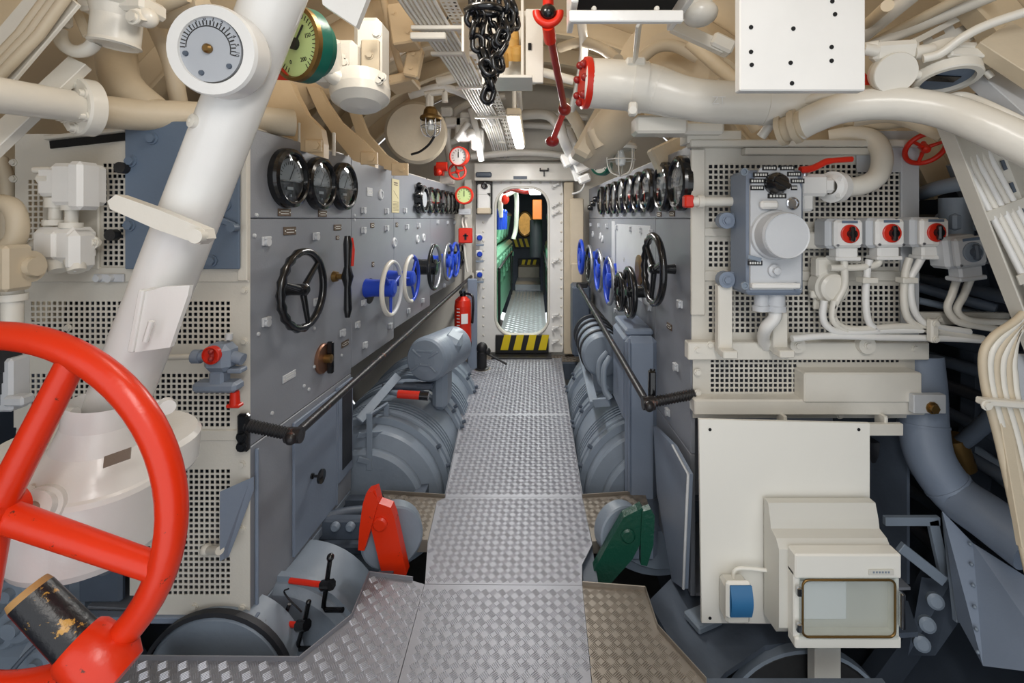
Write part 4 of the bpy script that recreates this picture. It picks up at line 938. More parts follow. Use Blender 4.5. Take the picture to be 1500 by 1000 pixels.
# ---- left junction boxes on the cream plate
jx = T('junction_box_pair', 'upper white cast junction box with glands on the cream plate left of the blue-grey cover', 'junction box', FM(100, 322, 1.6))
mb = MB(FM(108, 271, 1.58)); mb.box((.02, 0, 0), (.11, .14, .10), .012); mb.box((.055, -.005, .02), (.05, .16, .08), .012); mb.box((-.05, .01, 0), (.09, .10, .07), .012); mb.build('housing', 'white', jx, True)
mb = MB(FM(60, 262, 1.56)); mb.cyl((0, 0, 0), (.035, .0, 0), .02, n=6); mb.cyl((-.02, .03, 0), (.04, .03, 0), .012, n=10); mb.build('gland_nut', 'cream', jx, True)
for x, y0, y1 in ((82, 296, 330), (106, 300, 334)):
    mb = MB(); mb.cyl(P(x, y0-6, 1.57), P(x, y0+8, 1.57), .03, n=10); mb.cyl(P(x, y0, 1.57), P(x-2, y1, 1.57), .018, n=12); mb.cyl(P(x-2, y1-8, 1.57), P(x-2, y1, 1.57), .032, n=12); mb.build('gland', 'cream', jx, True)
jy = T('junction_box', 'lower white cast junction box with rounded cable mouths, joined to the left hose', 'junction box', FM(98, 392, 1.6))
mb = MB(FM(96, 358, 1.58)); mb.box((0, 0, 0), (.15, .12, .10), .02); mb.box((.06, -.02, .01), (.05, .14, .09), .02); mb.box((.0, .0, .05), (.04, .09, .02), .008); mb.build('housing', 'white', jy, True)
for x in (82, 110):
    mb = MB(); mb.cyl(P(x, 380, 1.56), P(x+3, 397, 1.55), .03, .024, n=14); mb.build('cable_mouth', 'cream', jy, True)
mb = MB(FM(136, 355, 1.6)); mb.cyl((-.02, 0, 0), (.02, 0, 0), .012, n=8); bolt(mb, (.0, 0, 0), (0, 0, 1), .018); mb.build('side_screw', 'cream', jy, True)
mb = MB(); mb.tube(sp(pp((-30, 372, 1.45), (10, 372, 1.5), (45, 360, 1.55), (66, 348, 1.58)), 6), .016, 10); solo('electric_cable', mb, 'cream', 'thick cream hose entering the lower junction box', 'cable')
mb = MB(); mb.tube(sp(pp((-20, 296, 1.5), (14, 300, 1.5), (26, 325, 1.5), (20, 355, 1.5), (-10, 372, 1.5)), 6), .028, 12); solo('electric_cable', mb, 'beige', 'fat cream cable loop at the hull beside the junction boxes', 'cable')
ve = T('pipe_valve', 'cream valve body with clamp under the fat cable loop', 'valve', P(20, 480, 1.45))
mb = MB(); mb.cyl(P(-10, 392, 1.45), P(45, 390, 1.45), .05, n=18); mb.cyl(P(45, 390, 1.45), P(55, 390, 1.45), .03, n=12); mb.box(P(18, 392, 1.42), (.05, .08, .14), .01); mb.build('body', 'beige', ve, True)
mb = MB(); mb.cyl(P(18, 405, 1.45), P(18, 490, 1.45), .026, n=14); mb.cyl(P(18, 430, 1.45), P(18, 440, 1.45), .036, n=14); mb.build('pipe', 'cream', ve, True)
dd = T('dark_coupling', 'dark grey coupling stub behind the red wheel rim', 'coupling', P(0, 600, 1.4))
mb = MB(); 
for k in range(4): mb.cyl(P(-15, 525+k*18, 1.4), P(12-k*2, 525+k*18, 1.4), .04-.004*k, n=16)
mb.build('rings', 'rubber', dd, True)
mb = MB(); mb.box(P(20, 560, 1.42), (.05, .06, .16), .008); mb.box(P(28, 585, 1.40), (.06, .04, .03), .006); mb.build('bracket', 'lightgrey', dd, True)
# ============================================================ MOTORS AND THE MIDDLE
def emotor(label, X, Z, Ya, R):
    t = T('electric_motor', label, 'motor', (X, Ya, Z-R))
    M = frame((X, Ya, Z), (0, 1, 0))
    pr = [(0, .0), (R*.70, .0), (R*.74, .02), (R*.74, .05), (R*.90, .07), (R*.92, .09), (R*.92, .16)]
    MB(M).lathe(pr, n=56).build('end_shield', 'machine', t, True)
    MB(M).lathe([(R*.90, .16), (R, .165), (R, .21), (R*.965, .215), (R*.965, .235), (R, .24), (R, .27), (R*.95, .275)], n=56).build('front_band', 'machine', t, True)
    mb = MB(M)
    for k in range(5): mb.lathe([(R*.86, .285+k*.033), (R*.985, .286+k*.033), (R*.985, .301+k*.033), (R*.86, .302+k*.033)], n=56)
    mb.build('vent_ribs', 'machine', t, True)
    MB(M).lathe([(R*.87, .27), (R*.87, .445), (R*.945, .45), (R*.945, .86)], n=56).build('frame', 'machine', t, True)
    MB(M).lathe([(R*.95, .66), (R, .665), (R, .70), (R*.96, .705), (R*.96, .73), (R, .735), (R, .79), (R*.95, .795)], n=56).build('middle_band', 'machine', t, True)
    mb = MB(M)
    for k in range(5): mb.lathe([(R*.85, .9+k*.042), (R*.985, .902+k*.042), (R*.985, .922+k*.042), (R*.85, .924+k*.042)], n=56)
    mb.lathe([(R*.93, .86), (R*.93, .895), (R*.86, .9), (R*.86, 1.1), (R*.93, 1.105), (R*.93, 1.35)], n=56); mb.build('rear_ribs', 'machine', t, True)
    MB(M).lathe([(R*.93, 1.30), (R, 1.305), (R, 1.36), (R*.97, 1.365), (R*.97, 1.40), (R, 1.405), (R, 1.46), (R*.8, 1.48), (R*.8, 1.9), (0, 1.9)], n=56).build('rear_band', 'machine', t, True)
    mb = MB()
    sx = 1 if X < 0 else -1
    for yy in (.185, .68, .76, 1.33, 1.43):
        for q in (.05, .35, .62):
            c = Vector((X+sx*R*1.0*math.cos(q), Ya+yy, Z+R*1.0*math.sin(q))); dd_ = Vector((sx*math.cos(q), 0, math.sin(q))); mb.cyl(c, c+dd_*.025, .012, n=6)
    mb.build('band_bolts', 'machine_dark', t, True)
    return t
emotor('grey ribbed propulsion motor below the walkway beside the red pedal', -.93, -.14, 2.50, .44)
emotor('grey ribbed propulsion motor below the walkway behind the green pedal', .68, -.14, 2.50, .44)
# auxiliary motor left, with end cap facing the camera
am = T('auxiliary_motor', 'round grey auxiliary motor with cast end cap on top of the propulsion motor', 'motor', P(628, 565, 3.0))
M = frame(P(624, 527, 2.95), (-.25, -1, .05)); R = S(32, 2.95)
MB(M).lathe([(R, -.42), (R*1.02, -.1), (R*1.04, -.06), (R*1.04, -.03), (R*.98, -.005), (R*.9, .01), (R*.5, .02), (0, .022)], n=36).build('housing', 'machine', am, True)
mb = MB(M)
for a in (.6, 2.5, 3.8, 5.6): mb.box((R*.5*math.cos(a), R*.5*math.sin(a), .02), (R*.55, .012, .016), .003, Matrix.Rotation(a, 3, 'Z'))
mb.box((0, R*.42, .02), (R*.8, .014, .014), .003); mb.box((0, -R*.2, .02), (R*.7, .014, .014), .003); mb.build('end_webs', 'machine', am, True)
mb = MB(); mb.box(P(662, 500, 3.2), (.14, .25, .12), .03, Matrix.Rotation(.5, 3, 'Y')); mb.box(P(648, 560, 3.15), (.10, .22, .3), .03); mb.box(P(648, 520, 3.1), (.12, .2, .16), .03); mb.build('terminal_box', 'machine', am, True)
mb = MB(); mb.cyl(P(618, 566, 3.0), P(560, 566, 2.9), .018, n=10); mb.box(P(612, 565, 3.0), (.2, .06, .04), .01); mb.build('mount_bar', 'machine_dark', am, True)
rb_ = T('red_lever', 'short red grip with black end lying behind the grey frame', 'lever', P(600, 585, 2.8)); MB().cyl(P(560, 572, 2.86), P(585, 577, 2.75), .014, n=10).build('rod', 'machine', rb_, True); MB().cyl(P(583, 577, 2.75), P(615, 579, 2.75), .024, n=14).build('grip', 'redplain', rb_, True); MB().cyl(P(615, 579, 2.75), P(628, 580, 2.75), .026, n=14).build('end_cap', 'black', rb_, True)
# grey open frame brackets left of the motor
gf = T('angle_iron_stand', 'pale grey open angle-iron frame between lower cabinet and motor', 'frame', P(545, 690, 2.5))
def bar(mb, a, b, w_=.03, t=.012):
    a, b = Vector(a), Vector(b); M = frame((a+b)/2, (b-a), (0, 1, 0)); old = mb.M; mb.M = M; mb.box((0, 0, 0), (w_, t, (b-a).length), .002); mb.M = old
mb = MB(); bar(mb, P(541, 605, 2.5), P(541, 688, 2.5)); bar(mb, P(566, 592, 2.7), P(566, 655, 2.7)); bar(mb, P(541, 688, 2.5), P(568, 655, 2.7)); bar(mb, P(526, 615, 2.5), P(583, 550, 2.9), .05); bar(mb, P(524, 637, 2.48), P(562, 634, 2.6)); bar(mb, P(524, 672, 2.48), P(542, 676, 2.5)); bar(mb, P(541, 608, 2.5), P(566, 592, 2.7))
mb.build('angle_bars', 'machine', gf, True)
# handrails
def rail(label, pts, mount, par_lab):
    t = T('handrail', label, 'handrail', mount)
    return t
hr = T('handrail', 'worn black handrail on the left, bolted to the perforated cream end', 'handrail', P(357, 658, 1.65))
c_ = P(432, 637, 1.69); e_ = P(690, 405, 4.9)
MB().cyl(c_+(c_-e_).normalized()*.02, e_, .0165, n=14).build('rail_tube', 'blackworn', hr, True)
a_ = P(360, 622, 1.655); mb = MB(); mb.cyl(a_, c_, .019, n=14)
for k in range(16): q = a_.lerp(c_, k/16); mb.ring(q, c_-a_, .019, .004, 14, 6)
mb.build('wrapped_end', 'black_matt', hr, True)
mb = MB(); mb.cyl(c_+Vector((-.03, .0, 0)), c_+Vector((.025, 0, 0)), .028, n=14); mb.ball(c_+(c_-e_).normalized()*.025, .022, 12, 8); mb.build('elbow', 'blackworn', hr, True)
mb = MB(FM(357, 633, 1.65)); mb.box((0, 0, 0), (.042, .135, .025), .008); bolt(mb, (0, -.045, .012), (0, 0, 1), .014); bolt(mb, (0, -.01, .012), (0, 0, 1), .014); mb.build('mount_plate', 'black', hr, True)
mb = MB(); mb.box(e_+Vector((.0, .03, 0)), (.06, .06, .08), .01); mb.build('end_bracket', 'cream', hr, True)
h2 = T('handrail', 'worn black handrail on the right, fixed to the cream end panel', 'handrail', P(1012, 590, 1.93))
c_ = P(948, 590, 1.926); e_ = P(848, 418, 4.15)
MB().cyl(c_+(c_-e_).normalized()*.02, e_, .0165, n=14).build('rail_tube', 'blackworn', h2, True)
a_ = P(1016, 577, 1.925); mb = MB(); mb.cyl(a_, c_, .019, n=14)
for k in range(16): q = a_.lerp(c_, k/16); mb.ring(q, c_-a_, .019, .004, 14, 6)
mb.build('wrapped_end', 'blackworn', h2, True)
mb = MB(); mb.cyl(c_+Vector((-.02, .0, 0)), c_+Vector((.03, 0, 0)), .028, n=14); mb.ball(c_+(c_-e_).normalized()*.03, .022, 12, 8); mb.build('elbow', 'blackworn', h2, True)
mb = MB(); mb.tube([P(953, 600, 1.95), P(956, 540, 1.98)], .012, 8); mb.box(P(955, 570, 1.97), (.03, .03, .16), .006); mb.build('stay', 'black', h2, True)
mb = MB(); mb.box(e_+Vector((.03, .02, 0)), (.1, .04, .05), .008); mb.build('end_bracket', 'black_matt', h2, True)
# right: vertical grey duct box in front of the motor
db = T('ventilation_duct', 'tall blue-grey rounded duct box standing by the right walkway edge', 'duct', (.54, 2.7, -.35))
mb = MB(); mb.box((.555, 2.452, .23), (.17, .07, 1.18), .03); mb.box((.555, 2.66, .58), (.17, .38, .48), .03); mb.build('body', 'greyblue', db, True)
mb = MB(); mb.box((.485, 2.414, .42), (.012, .012, .80), .004); mb.box((.555, 2.66, .83), (.15, .36, .04), .012); mb.build('edge_seam', 'greyblue', db, True)
mb = MB(); mb.tube(sp([(.44, 2.75, .62), (.40, 2.72, .56), (.40, 2.7, .45), (.43, 2.68, .40)], 5), .018, 10); mb.tube(sp([(.44, 2.85, .62), (.39, 2.84, .56), (.39, 2.82, .46), (.43, 2.8, .41)], 5), .018, 10); mb.build('hose_pair', 'machine', db, True)
ar = T('auxiliary_motor', 'grey banded auxiliary motor behind the right handrail', 'motor', (.46, 3.2, .29))
M = frame((.44, 3.0, .55), (0, -1, 0)); MB(M).lathe([(.12, -.7), (.135, -.4), (.14, -.2), (.14, -.02), (.125, 0), (0, .01)], n=32).build('housing', 'machine', ar, True)
mb = MB(M); 
for k in range(4): mb.lathe([(.12, -.6+k*.16), (.15, -.598+k*.16), (.15, -.57+k*.16), (.12, -.568+k*.16)], n=32)
mb.build('clamp_bands', 'rubber', ar, True)
mb = MB(); mb.box((.46, 3.2, .36), (.16, .3, .14), .02); mb.build('foot', 'machine', ar, True)
gp = T('guard_plate', 'slanted grey guard plate hanging above the right motor', 'guard', (.33, 3.2, .2))
mb = MB(); bar(mb, P(848, 500, 3.6), P(870, 590, 2.75), .05, .02); bar(mb, P(870, 590, 2.75), P(893, 588, 2.7), .05, .02); bar(mb, P(848, 500, 3.6), P(880, 492, 3.4), .06, .02); mb.build('frame_bars', 'machine', gp, True)
# ---- pedals
def pedal(name, label, col, Yp, pts_main, pts_arm, piv, disc, dr):
    t = T(name, label, 'pedal', P(piv[0], 838, Yp))
    k = Yp/F; O = FM(CX, CY, Yp)
    f = lambda L: [((x-CX)*k, -(y-CY)*k) for x, y in L]
    mb = MB(O); mb.prism(f(pts_main), .045, None, -.02); mb.build('main_arm', col, t, True)
    mb = MB(O); mb.prism(f(pts_arm), .035, None, .0); mb.build('side_arm', col, t, True)
    mb = MB(FM(piv[0], piv[1], Yp-.025)); mb.lathe([(.030, -.01), (.030, .006), (.022, .012), (0, .012)], n=24); mb.build('pivot_boss', col, t, True)
    mb = MB(frame(P(disc[0], disc[1], Yp+.09), (.35, -1, .1))); mb.lathe([(dr, -.03), (dr, .03), (dr*.94, .036), (0, .036)], n=40); mb.build('quadrant', 'machine', t, True)
    return t
pedal('foot_pedal', 'bright red two-armed pedal lever rising from the left floor slot', 'red', 1.95,
      [(541, 716), (553, 712), (558, 732), (575, 738), (580, 752), (598, 834), (596, 839), (563, 837), (546, 765), (548, 740)],
      [(541, 715), (550, 713), (558, 728), (547, 768), (538, 798), (529, 797), (531, 765), (536, 730)], (557, 767), (574, 782), .13)
pedal('foot_pedal', 'dark green hammered-paint pedal lever rising from the right floor slot', 'green', 1.95,
      [(912, 752), (932, 742), (938, 738), (946, 750), (936, 790), (925, 812), (902, 838), (893, 848), (868, 846), (864, 838), (890, 790)],
      [(938, 742), (950, 738), (956, 748), (954, 790), (945, 820), (936, 818), (936, 780)], (920, 784), (908, 775), .11)
# ---- extinguisher
fx = T('fire_extinguisher', 'red fire extinguisher with white label on the bulkhead post', 'fire extinguisher', P(678, 505, 4.3))
M = Matrix.Translation(P(678, 504, 4.3)); MB(M).lathe([(0, 0), (.07, 0), (.078, .015), (.078, .36), (.07, .41), (.04, .44), (.02, .45), (0, .45)], n=28).build('cylinder', 'redplain', fx, True)
mb = MB(M); mb.cyl((0, 0, .44), (0, 0, .49), .028, n=12); mb.box((.0, -.05, .50), (.03, .15, .03), .006); mb.tube(sp([(.03, 0, .47), (.09, -.02, .45), (.10, -.03, .36), (.09, -.02, .2)], 5), .012, 8); mb.build('valve_head', 'black', fx, True)
mb = MB(M @ Matrix.Rotation(.35, 4, 'Z')); mb.box((0, -.0785, .25), (.06, .003, .09)); lo = mb.build('label', 'dial_white', fx, True)
mb = MB(M @ Matrix.Rotation(-.4, 4, 'Z'))
for k in range(7): mb.box((0, -.079, .16+k*.03), (.03, .002, .008))
mb.build('lettering', 'white_ink', fx, True)
mb = MB(M); mb.lathe([(.082, -.02), (.082, .02)], n=24); mb.box((0, .1, .1), (.05, .06, .3), .006); mb.build('wall_bracket', 'black_matt', fx, True)
mb = MB(); mb.box(P(692, 478, 4.45), (S(14, 4.45), .05, S(140, 4.45)), .008); solo('bulkhead_post', mb, 'greyblue', 'blue-grey post carrying the fire extinguisher', 'post')
bc = T('black_valve', 'small black valve stub with lever on the walkway corner', 'valve', PZ(706, 540))
q = PZ(706, 540); MB(Matrix.Translation(q)).lathe([(.07, -.012), (.07, .01), (.045, .015), (.045, .16), (.03, .18), (0, .18)], n=20).build('body', 'black_matt', bc, True)
mb = MB(); mb.ball(q+Vector((-.0, 0, .2)), .055, 12, 8); mb.ball(q+Vector((.05, 0, .17)), .035, 10, 8); mb.cyl(q+Vector((.02, 0, .16)), q+Vector((.24, -.02, .05)), .010, n=8); mb.build('cap_lever', 'black_matt', bc, True)
MB(Matrix.Translation(q)).lathe([(.085, -.003), (.085, .003), (0, .003)], n=20).build('base_ring', 'aluminium_dull', bc, True)
# ---- bulkhead fittings
def ringdial(label, px, py, Y, rpx, ring='redplain', face='dial_green', yaw=0, q=.8):
    M = frame(P(px, py, Y), Vector((yaw, -1, 0))); R = S(rpx, Y)
    t = T('pressure_dial', label, 'gauge', M)
    MB().lathe([(R*.9, -.05), (R, -.04), (R, .012), (R*.94, .02), (R*q, .02), (R*(q-.02), .006)], n=36).build('ring', ring, t)
    MB().lathe([(R*q, .002), (R*q, .006), (0, .006)], n=30).build('dial', face, t)
    mb = MB()
    for i in range(11):
        a = math.radians(-40+26*i); mb.box((R*.62*math.cos(a), R*.62*math.sin(a), .0075), (R*.16, .004, .002), 0, Matrix.Rotation(a, 3, 'Z'))
    mb.box((0, R*.18, .008), (.007, R*.6, .002)); mb.build('scale_marks', 'ink', t)
    return t
ringdial('pale green dial in a bright red ring beside the white telephone', 680, 286, 4.5, 13.5)
ringdial('white dial in a thin red ring hanging above the red valve wheel', 672, 229, 4.3, 14.5, 'redplain', 'dial_white', -.2, .88)
rv = handwheel('red_handwheel', 'small red valve wheel under the white dial', frame(P(670, 252, 4.4), (.2, -1, .2)), .075, .012, 'redplain', 'redplain', 4, .02, False, .02)
mb = MB(); mb.cyl(P(637, 250, 4.35), P(650, 250, 4.35), .05, n=14); mb.cyl(P(640, 244, 4.3), P(655, 244, 4.3), .045, n=14); mb.ball(P(642, 252, 4.28), .035, 10, 8); solo('red_valve', mb, 'redplain', 'red valve bonnet beside the small red valve wheel', 'valve')
mb = MB(FM(681, 310, 4.6)); mb.box((0, 0, 0), (.12, .06, .05), .006); mb.box((0, .0, .028), (.10, .01, .006)); solo('small_box', mb, 'lightgrey', 'small pale box with dark slot under the red-ringed dial', 'box')
al = T('alarm_box', 'red alarm box on the bulkhead below the red-ringed dial', 'box', FM(682, 356, 4.6))
MB(FM(682, 345, 4.6)).box((0, 0, 0), (S(20, 4.6), S(22, 4.6), .06), .008).build('box', 'redplain', al, True)
mb = MB(FM(682, 345, 4.565)); mb.box((0, -.01, 0), (.02, .06, .004)); mb.box((0, 0, 0), (.05, .012, .004)); mb.build('symbol', 'black', al, True)
mb = MB()
for x in (678, 683): mb.tube(sp(pp((x, 318, 4.65), (x-1, 325, 4.65), (x+1, 334, 4.63)), 4), .012, 8)
mb.tube(sp(pp((680, 357, 4.62), (682, 380, 4.62), (685, 398, 4.62)), 4), .012, 8); mb.build('cables', 'cream', al, True)
tp = T('telephone', 'white bulkhead telephone with round dial in a dark frame', 'telephone', FM(709, 312, 4.85))
MB(FM(709, 285, 4.86)).box((0, 0, -.03), (S(24, 4.85), S(58, 4.85), .03), .006).build('back_frame', 'black_matt', tp, True)
MB(FM(709, 278, 4.82)).box((0, .0, 0), (S(19, 4.8), S(16, 4.8), .08), .012).build('upper_case', 'white', tp, True)
MB(FM(709, 295, 4.82)).box((0, 0, 0), (S(19, 4.8), S(24, 4.8), .07), .012).build('lower_case', 'white', tp, True)
MB(FM(710, 272, 4.775)).lathe([(S(5, 4.8), 0), (S(5, 4.8), .012), (S(3.6, 4.8), .014), (0, .01)], n=24).build('dial', 'black', tp, True)
MB(FM(716, 286, 4.78)).prism([(-.02, .02), (.02, .025), (.015, -.015)], .004).build('mark', 'ink', tp, True)
MB(FM(709, 309, 4.8)).box((0, 0, 0), (S(20, 4.8), S(9, 4.8), .09), .01).build('tray', 'beige', tp, True)
MB(FM(709, 256, 4.82)).box((0, 0, 0), (S(23, 4.8), S(7, 4.8), .10), .01).build('hood', 'machine_dark', tp, True)
for i, y in enumerate((348, 372, 402)):
    o = T('blue_knob', ['blue knob on a white block level with the red alarm box', 'middle blue knob on a white block of the bulkhead', 'blue knob on a white block at the end of the left handrail'][i], 'knob', FM(703, y, 4.8))
    MB().box((-.01, 0, -.02), (.07, .08, .06), .01).build('block', 'white', o); MB().lathe([(.028, .01), (.028, .03), (.02, .04), (0, .04)], n=16).build('knob', 'blue', o)
    MB().box((0, -.075, 0), (.08, .02, .05), .004).build('shelf', 'machine', o)
mb = MB(); mb.box(P(845, 400, 4.7), (S(16, 4.7), .06, S(30, 4.7)), .01); mb.box(P(845, 340, 4.75), (S(20, 4.7), .05, S(100, 4.7)), .01); solo('cream_housing', mb, 'beige', 'cream housing on the bulkhead behind the blue handwheel', 'housing')
mb = MB(); mb.box(P(850, 466, 4.5), (S(26, 4.5), .3, S(100, 4.5)), .02); solo('dark_cabinet', mb, 'machine_dark', 'dark blue-grey low cabinet by the bulkhead stiffener', 'cabinet')
mb = MB(); mb.tube(sp(pp((846, 265, 4.6), (852, 262, 4.6), (856, 270, 4.6), (850, 280, 4.6), (838, 284, 4.6)), 5), .010, 8); solo('electric_cable', mb, 'white', 'thin white cable loop beside the cream housing on the bulkhead', 'cable')
# ---- low machinery on the left, under the end plate
dl = T('motor_casing', 'curved blue-grey casing under the left cabinet behind the crank handles', 'casing', (-1.0, 2.0, -.5))
M = frame((-1.02, 1.80, -.33), (0, 1, 0)); MB(M).lathe([(0, 0), (.31, 0), (.34, .02), (.34, .27), (.30, .28), (0, .28)], n=48).build('drum', 'machine', dl, True)
MB(M).lathe([(.335, .03), (.36, .032), (.36, .06), (.335, .062)], n=48).build('rim_band', 'machine', dl, True)
mb = MB(M)
for k in range(9): a = -2.4+k*.35; mb.cyl((.325*math.cos(a), .325*math.sin(a), .0), (.325*math.cos(a), .325*math.sin(a), -.012), .009, n=6)
mb.build('rim_bolts', 'machine_dark', dl, True)
d2 = T('motor_casing', 'dark-edged grey drum below the perforated cream end', 'casing', (-1.15, 1.6, -.6))
M = frame(P(315, 1010, 1.62), (0, 1, 0)); MB(M).lathe([(0, 0), (.24, 0), (.255, .015), (.255, .12)], n=44).build('drum', 'machine', d2, True)
MB(M).lathe([(.255, -.004), (.27, -.002), (.27, .02), (.255, .022)], n=44).build('rim', 'rubber', d2, True)
mb = MB(); bar(mb, P(95, 903, 1.68), P(378, 905, 1.66), .022, .03); solo('base_rail', mb, 'greyblue', 'long blue-grey rail under the perforated cream end', 'rail')
for i, (r0, r1, t0, t1, b0, b1) in enumerate((((425, 850), (478, 857), (484, 816), (478, 857), (474, 888), (502, 893)), ((382, 909), (442, 916), (452, 882), (445, 916), (436, 945), (464, 950)))):
    o = T('crank_handle', ['black crank on a red rod, ball-topped, under the lower cabinet door', 'black crank on a red rod beside the floor plate corner'][i], 'crank', P(r1[0], b1[1], 1.72))
    Y = 1.74-.03*i
    MB().cyl(P(*r0, Y+.04), P(*r1, Y), .010, n=12).build('red_rod', 'redplain', o, True)
    mb = MB(); mb.tube([P(*t0, Y), P(*t1, Y), P(*b0, Y), P(b0[0]+4, b0[1]+5, Y), P(*b1, Y-.03)], .009, 10); mb.ball(P(*t0, Y), .014 if i == 0 else .010, 10, 8); mb.build('crank_arm', 'black', o, True)
    mb = MB(); mb.cyl(P(r1[0]-5, r1[1], Y), P(r1[0]+8, r1[1]-1, Y-.02), .019, n=8); mb.build('crank_hub', 'black', o, True)
mb = MB(); mb.tube(sp(pp((423, 862, 1.76), (416, 866, 1.76), (424, 878, 1.76), (436, 890, 1.76), (442, 896, 1.76)), 4), .003, 6); mb.cyl(P(424, 884, 1.75), P(418, 900, 1.75), .007, n=8); solo('safety_chain', mb, 'black', 'thin dark wire with pin dangling between the crank handles', 'wire')
fb_ = T('bolted_bracket', 'dark grey bolted bracket behind the curved casing, left of the red pedal', 'bracket', P(505, 790, 2.2))
mb = MB(); mb.box(P(500, 772, 2.2), (.22, .05, .10), .01); mb.box(P(505, 800, 2.25), (.26, .06, .05), .01); mb.build('plate', 'machine_dark', fb_, True)
for x in (492, 514): MB(FM(x, 770, 2.17)).lathe([(.022, 0), (.022, .012), (.014, .02), (0, .02)], n=14).build('bolt', 'machine', fb_, True)
MB().tube(sp(pp((470, 762, 2.2), (500, 752, 2.25), (530, 748, 2.3)), 4), .025, 10).build('pipe', 'machine_dark', fb_, True)
# machinery lower left behind the wheel
pm = T('bilge_pump', 'blue-grey cast pump with bolted covers behind the red wheel spokes', 'pump', P(110, 960, 1.75))
mb = MB(); mb.box(P(105, 850, 1.9), (.34, .3, .26), .03); mb.box(P(60, 950, 1.75), (.25, .3, .30), .04); mb.build('casing', 'machine', pm, True)
mb = MB(); mb.box(P(150, 840, 1.72), (.16, .03, .20), .01); mb.cyl(P(155, 828, 1.70), P(155, 828, 1.66), .03, n=16); mb.build('cover', 'machine_dark', pm, True)
for x, y, r in ((20, 865, .05), (25, 915, .07), (60, 968, .05), (5, 930, .05), (55, 840, .035), (110, 835, .03)):
    M = FM(x, y, 1.60); MB(M).lathe([(r, -.05), (r, .0), (r*.8, .01), (r*.4, .012), (r*.4, .03), (0, .03)], n=18).build('bolted_boss', 'machine', pm, True)
mb = MB(); mb.tube(sp(pp((0, 845, 1.6), (60, 838, 1.62), (100, 832, 1.64), (130, 838, 1.66)), 5), .014, 10); mb.tube(sp(pp((10, 990, 1.5), (60, 940, 1.55), (130, 915, 1.6)), 5), .008, 8); mb.build('pipes', 'machine_dark', pm, True)
# ============================================================ OVERHEAD
# left pipes
fp_ = T('flanged_pipe', 'cream pipe ending in a big bolted flange above the cream plate', 'pipe', P(118, 200, 1.45))
MB().cyl(P(-320, 92, .86), P(116, 157, 1.44), S(23, 1.4), n=28).build('pipe', 'cream', fp_, True)
Mf = frame(P(120, 157, 1.46), (-.38, -1, -.05)); R = S(42, 1.45)
MB(Mf).lathe([(0, -.025), (R, -.025), (R, .012), (R*.94, .018), (R*.5, .018)], n=40).build('flange', 'cream', fp_, True)
mb = MB(Mf)
for k in range(6): a = k*1.047+.5; bolt(mb, (R*.76*math.cos(a), R*.76*math.sin(a), .018), (0, 0, 1), .012, .018)
mb.build('flange_bolts', 'cream', fp_, True)
mb = MB(); mb.tube(pp((110, 160, 1.48), (200, 168, 1.62), (330, 172, 1.75), (430, 180, 1.9)), S(23, 1.6), 20); mb.tube(sp(pp((172, 40, 1.75), (172, 95, 1.72), (185, 130, 1.68), (225, 166, 1.66)), 6), S(26, 1.6), 20); solo('branch_pipe', mb, 'beige', 'beige pipe with a bend joining it behind the rudder dial', 'pipe')
cc = T('cable_channel', 'cream cable channel of three ridged strips climbing the hull beside the forked stay bar', 'cable channel', P(10, 115, 1.3))
for k, dx in enumerate((0, 14, 28)): MB().tube([P(-35+dx, 118, 1.3), P(30+dx, 50, 1.3), P(78+dx*.9, -14, 1.3)], .013, 8).build('cable', 'beige', cc, True)
mb = MB(); bar(mb, P(-22, 120, 1.33), P(92, -14, 1.33), .13, .012); mb.build('backing_strip', 'cream', cc, True)
sb_ = T('stay_bar', 'flat cream stay bar with forked end rising to the valve casting', 'bar', P(0, 215, 1.35))
mb = MB(); bar(mb, P(-20, 222, 1.32), P(118, 92, 1.45), .06, .03); mb.build('bar', 'cream', sb_, True)
mb = MB(); Mr = frame(P(115, 48, 1.42), FWD); mb.tube([Mr @ Vector((.058*math.cos(a), .058*math.sin(a), 0)) for a in np.linspace(math.radians(170), math.radians(330), 14)], .019, 10); mb.box(P(88, 20, 1.42), (.05, .05, .08), .01); mb.build('fork', 'cream', sb_, True)
MB().box(P(124, 36, 1.43), (.03, .03, .09), .006, Matrix.Rotation(-.4, 3, 'Y')).build('link', 'beige', sb_, True)
cv = T('valve_casting', 'cream cylindrical valve casting hanging above the flanged pipe', 'valve', P(165, 72, 1.4))
Mv = frame(P(168, 66, 1.42), (-.1, 0, -1), (0, 1, 0)); MB(Mv).lathe([(.085, -.2), (.085, -.12), (.07, -.11), (.062, -.08), (.062, -.01), (.066, 0), (.058, .004), (.05, 0), (0, -.01)], n=30).build('body', 'cream', cv, True)
mb = MB(); mb.box(P(180, 12, 1.42), (.2, .1, .05), .01); mb.cyl(P(200, 18, 1.38), P(205, 34, 1.38), .022, n=8); bolt(mb, P(196, 26, 1.36), FWD, .016); mb.ball(P(215, 26, 1.40), .03, 10, 8); mb.build('cap', 'cream', cv, True)
mb = MB(); mb.tube(sp(pp((205, 20, 1.5), (235, 5, 1.5), (270, -10, 1.5)), 4), .03, 10); mb.tube(pp((230, 20, 1.6), (300, 10, 1.6)), .05, 10); mb.build('stub_pipe', 'beige', cv, True)
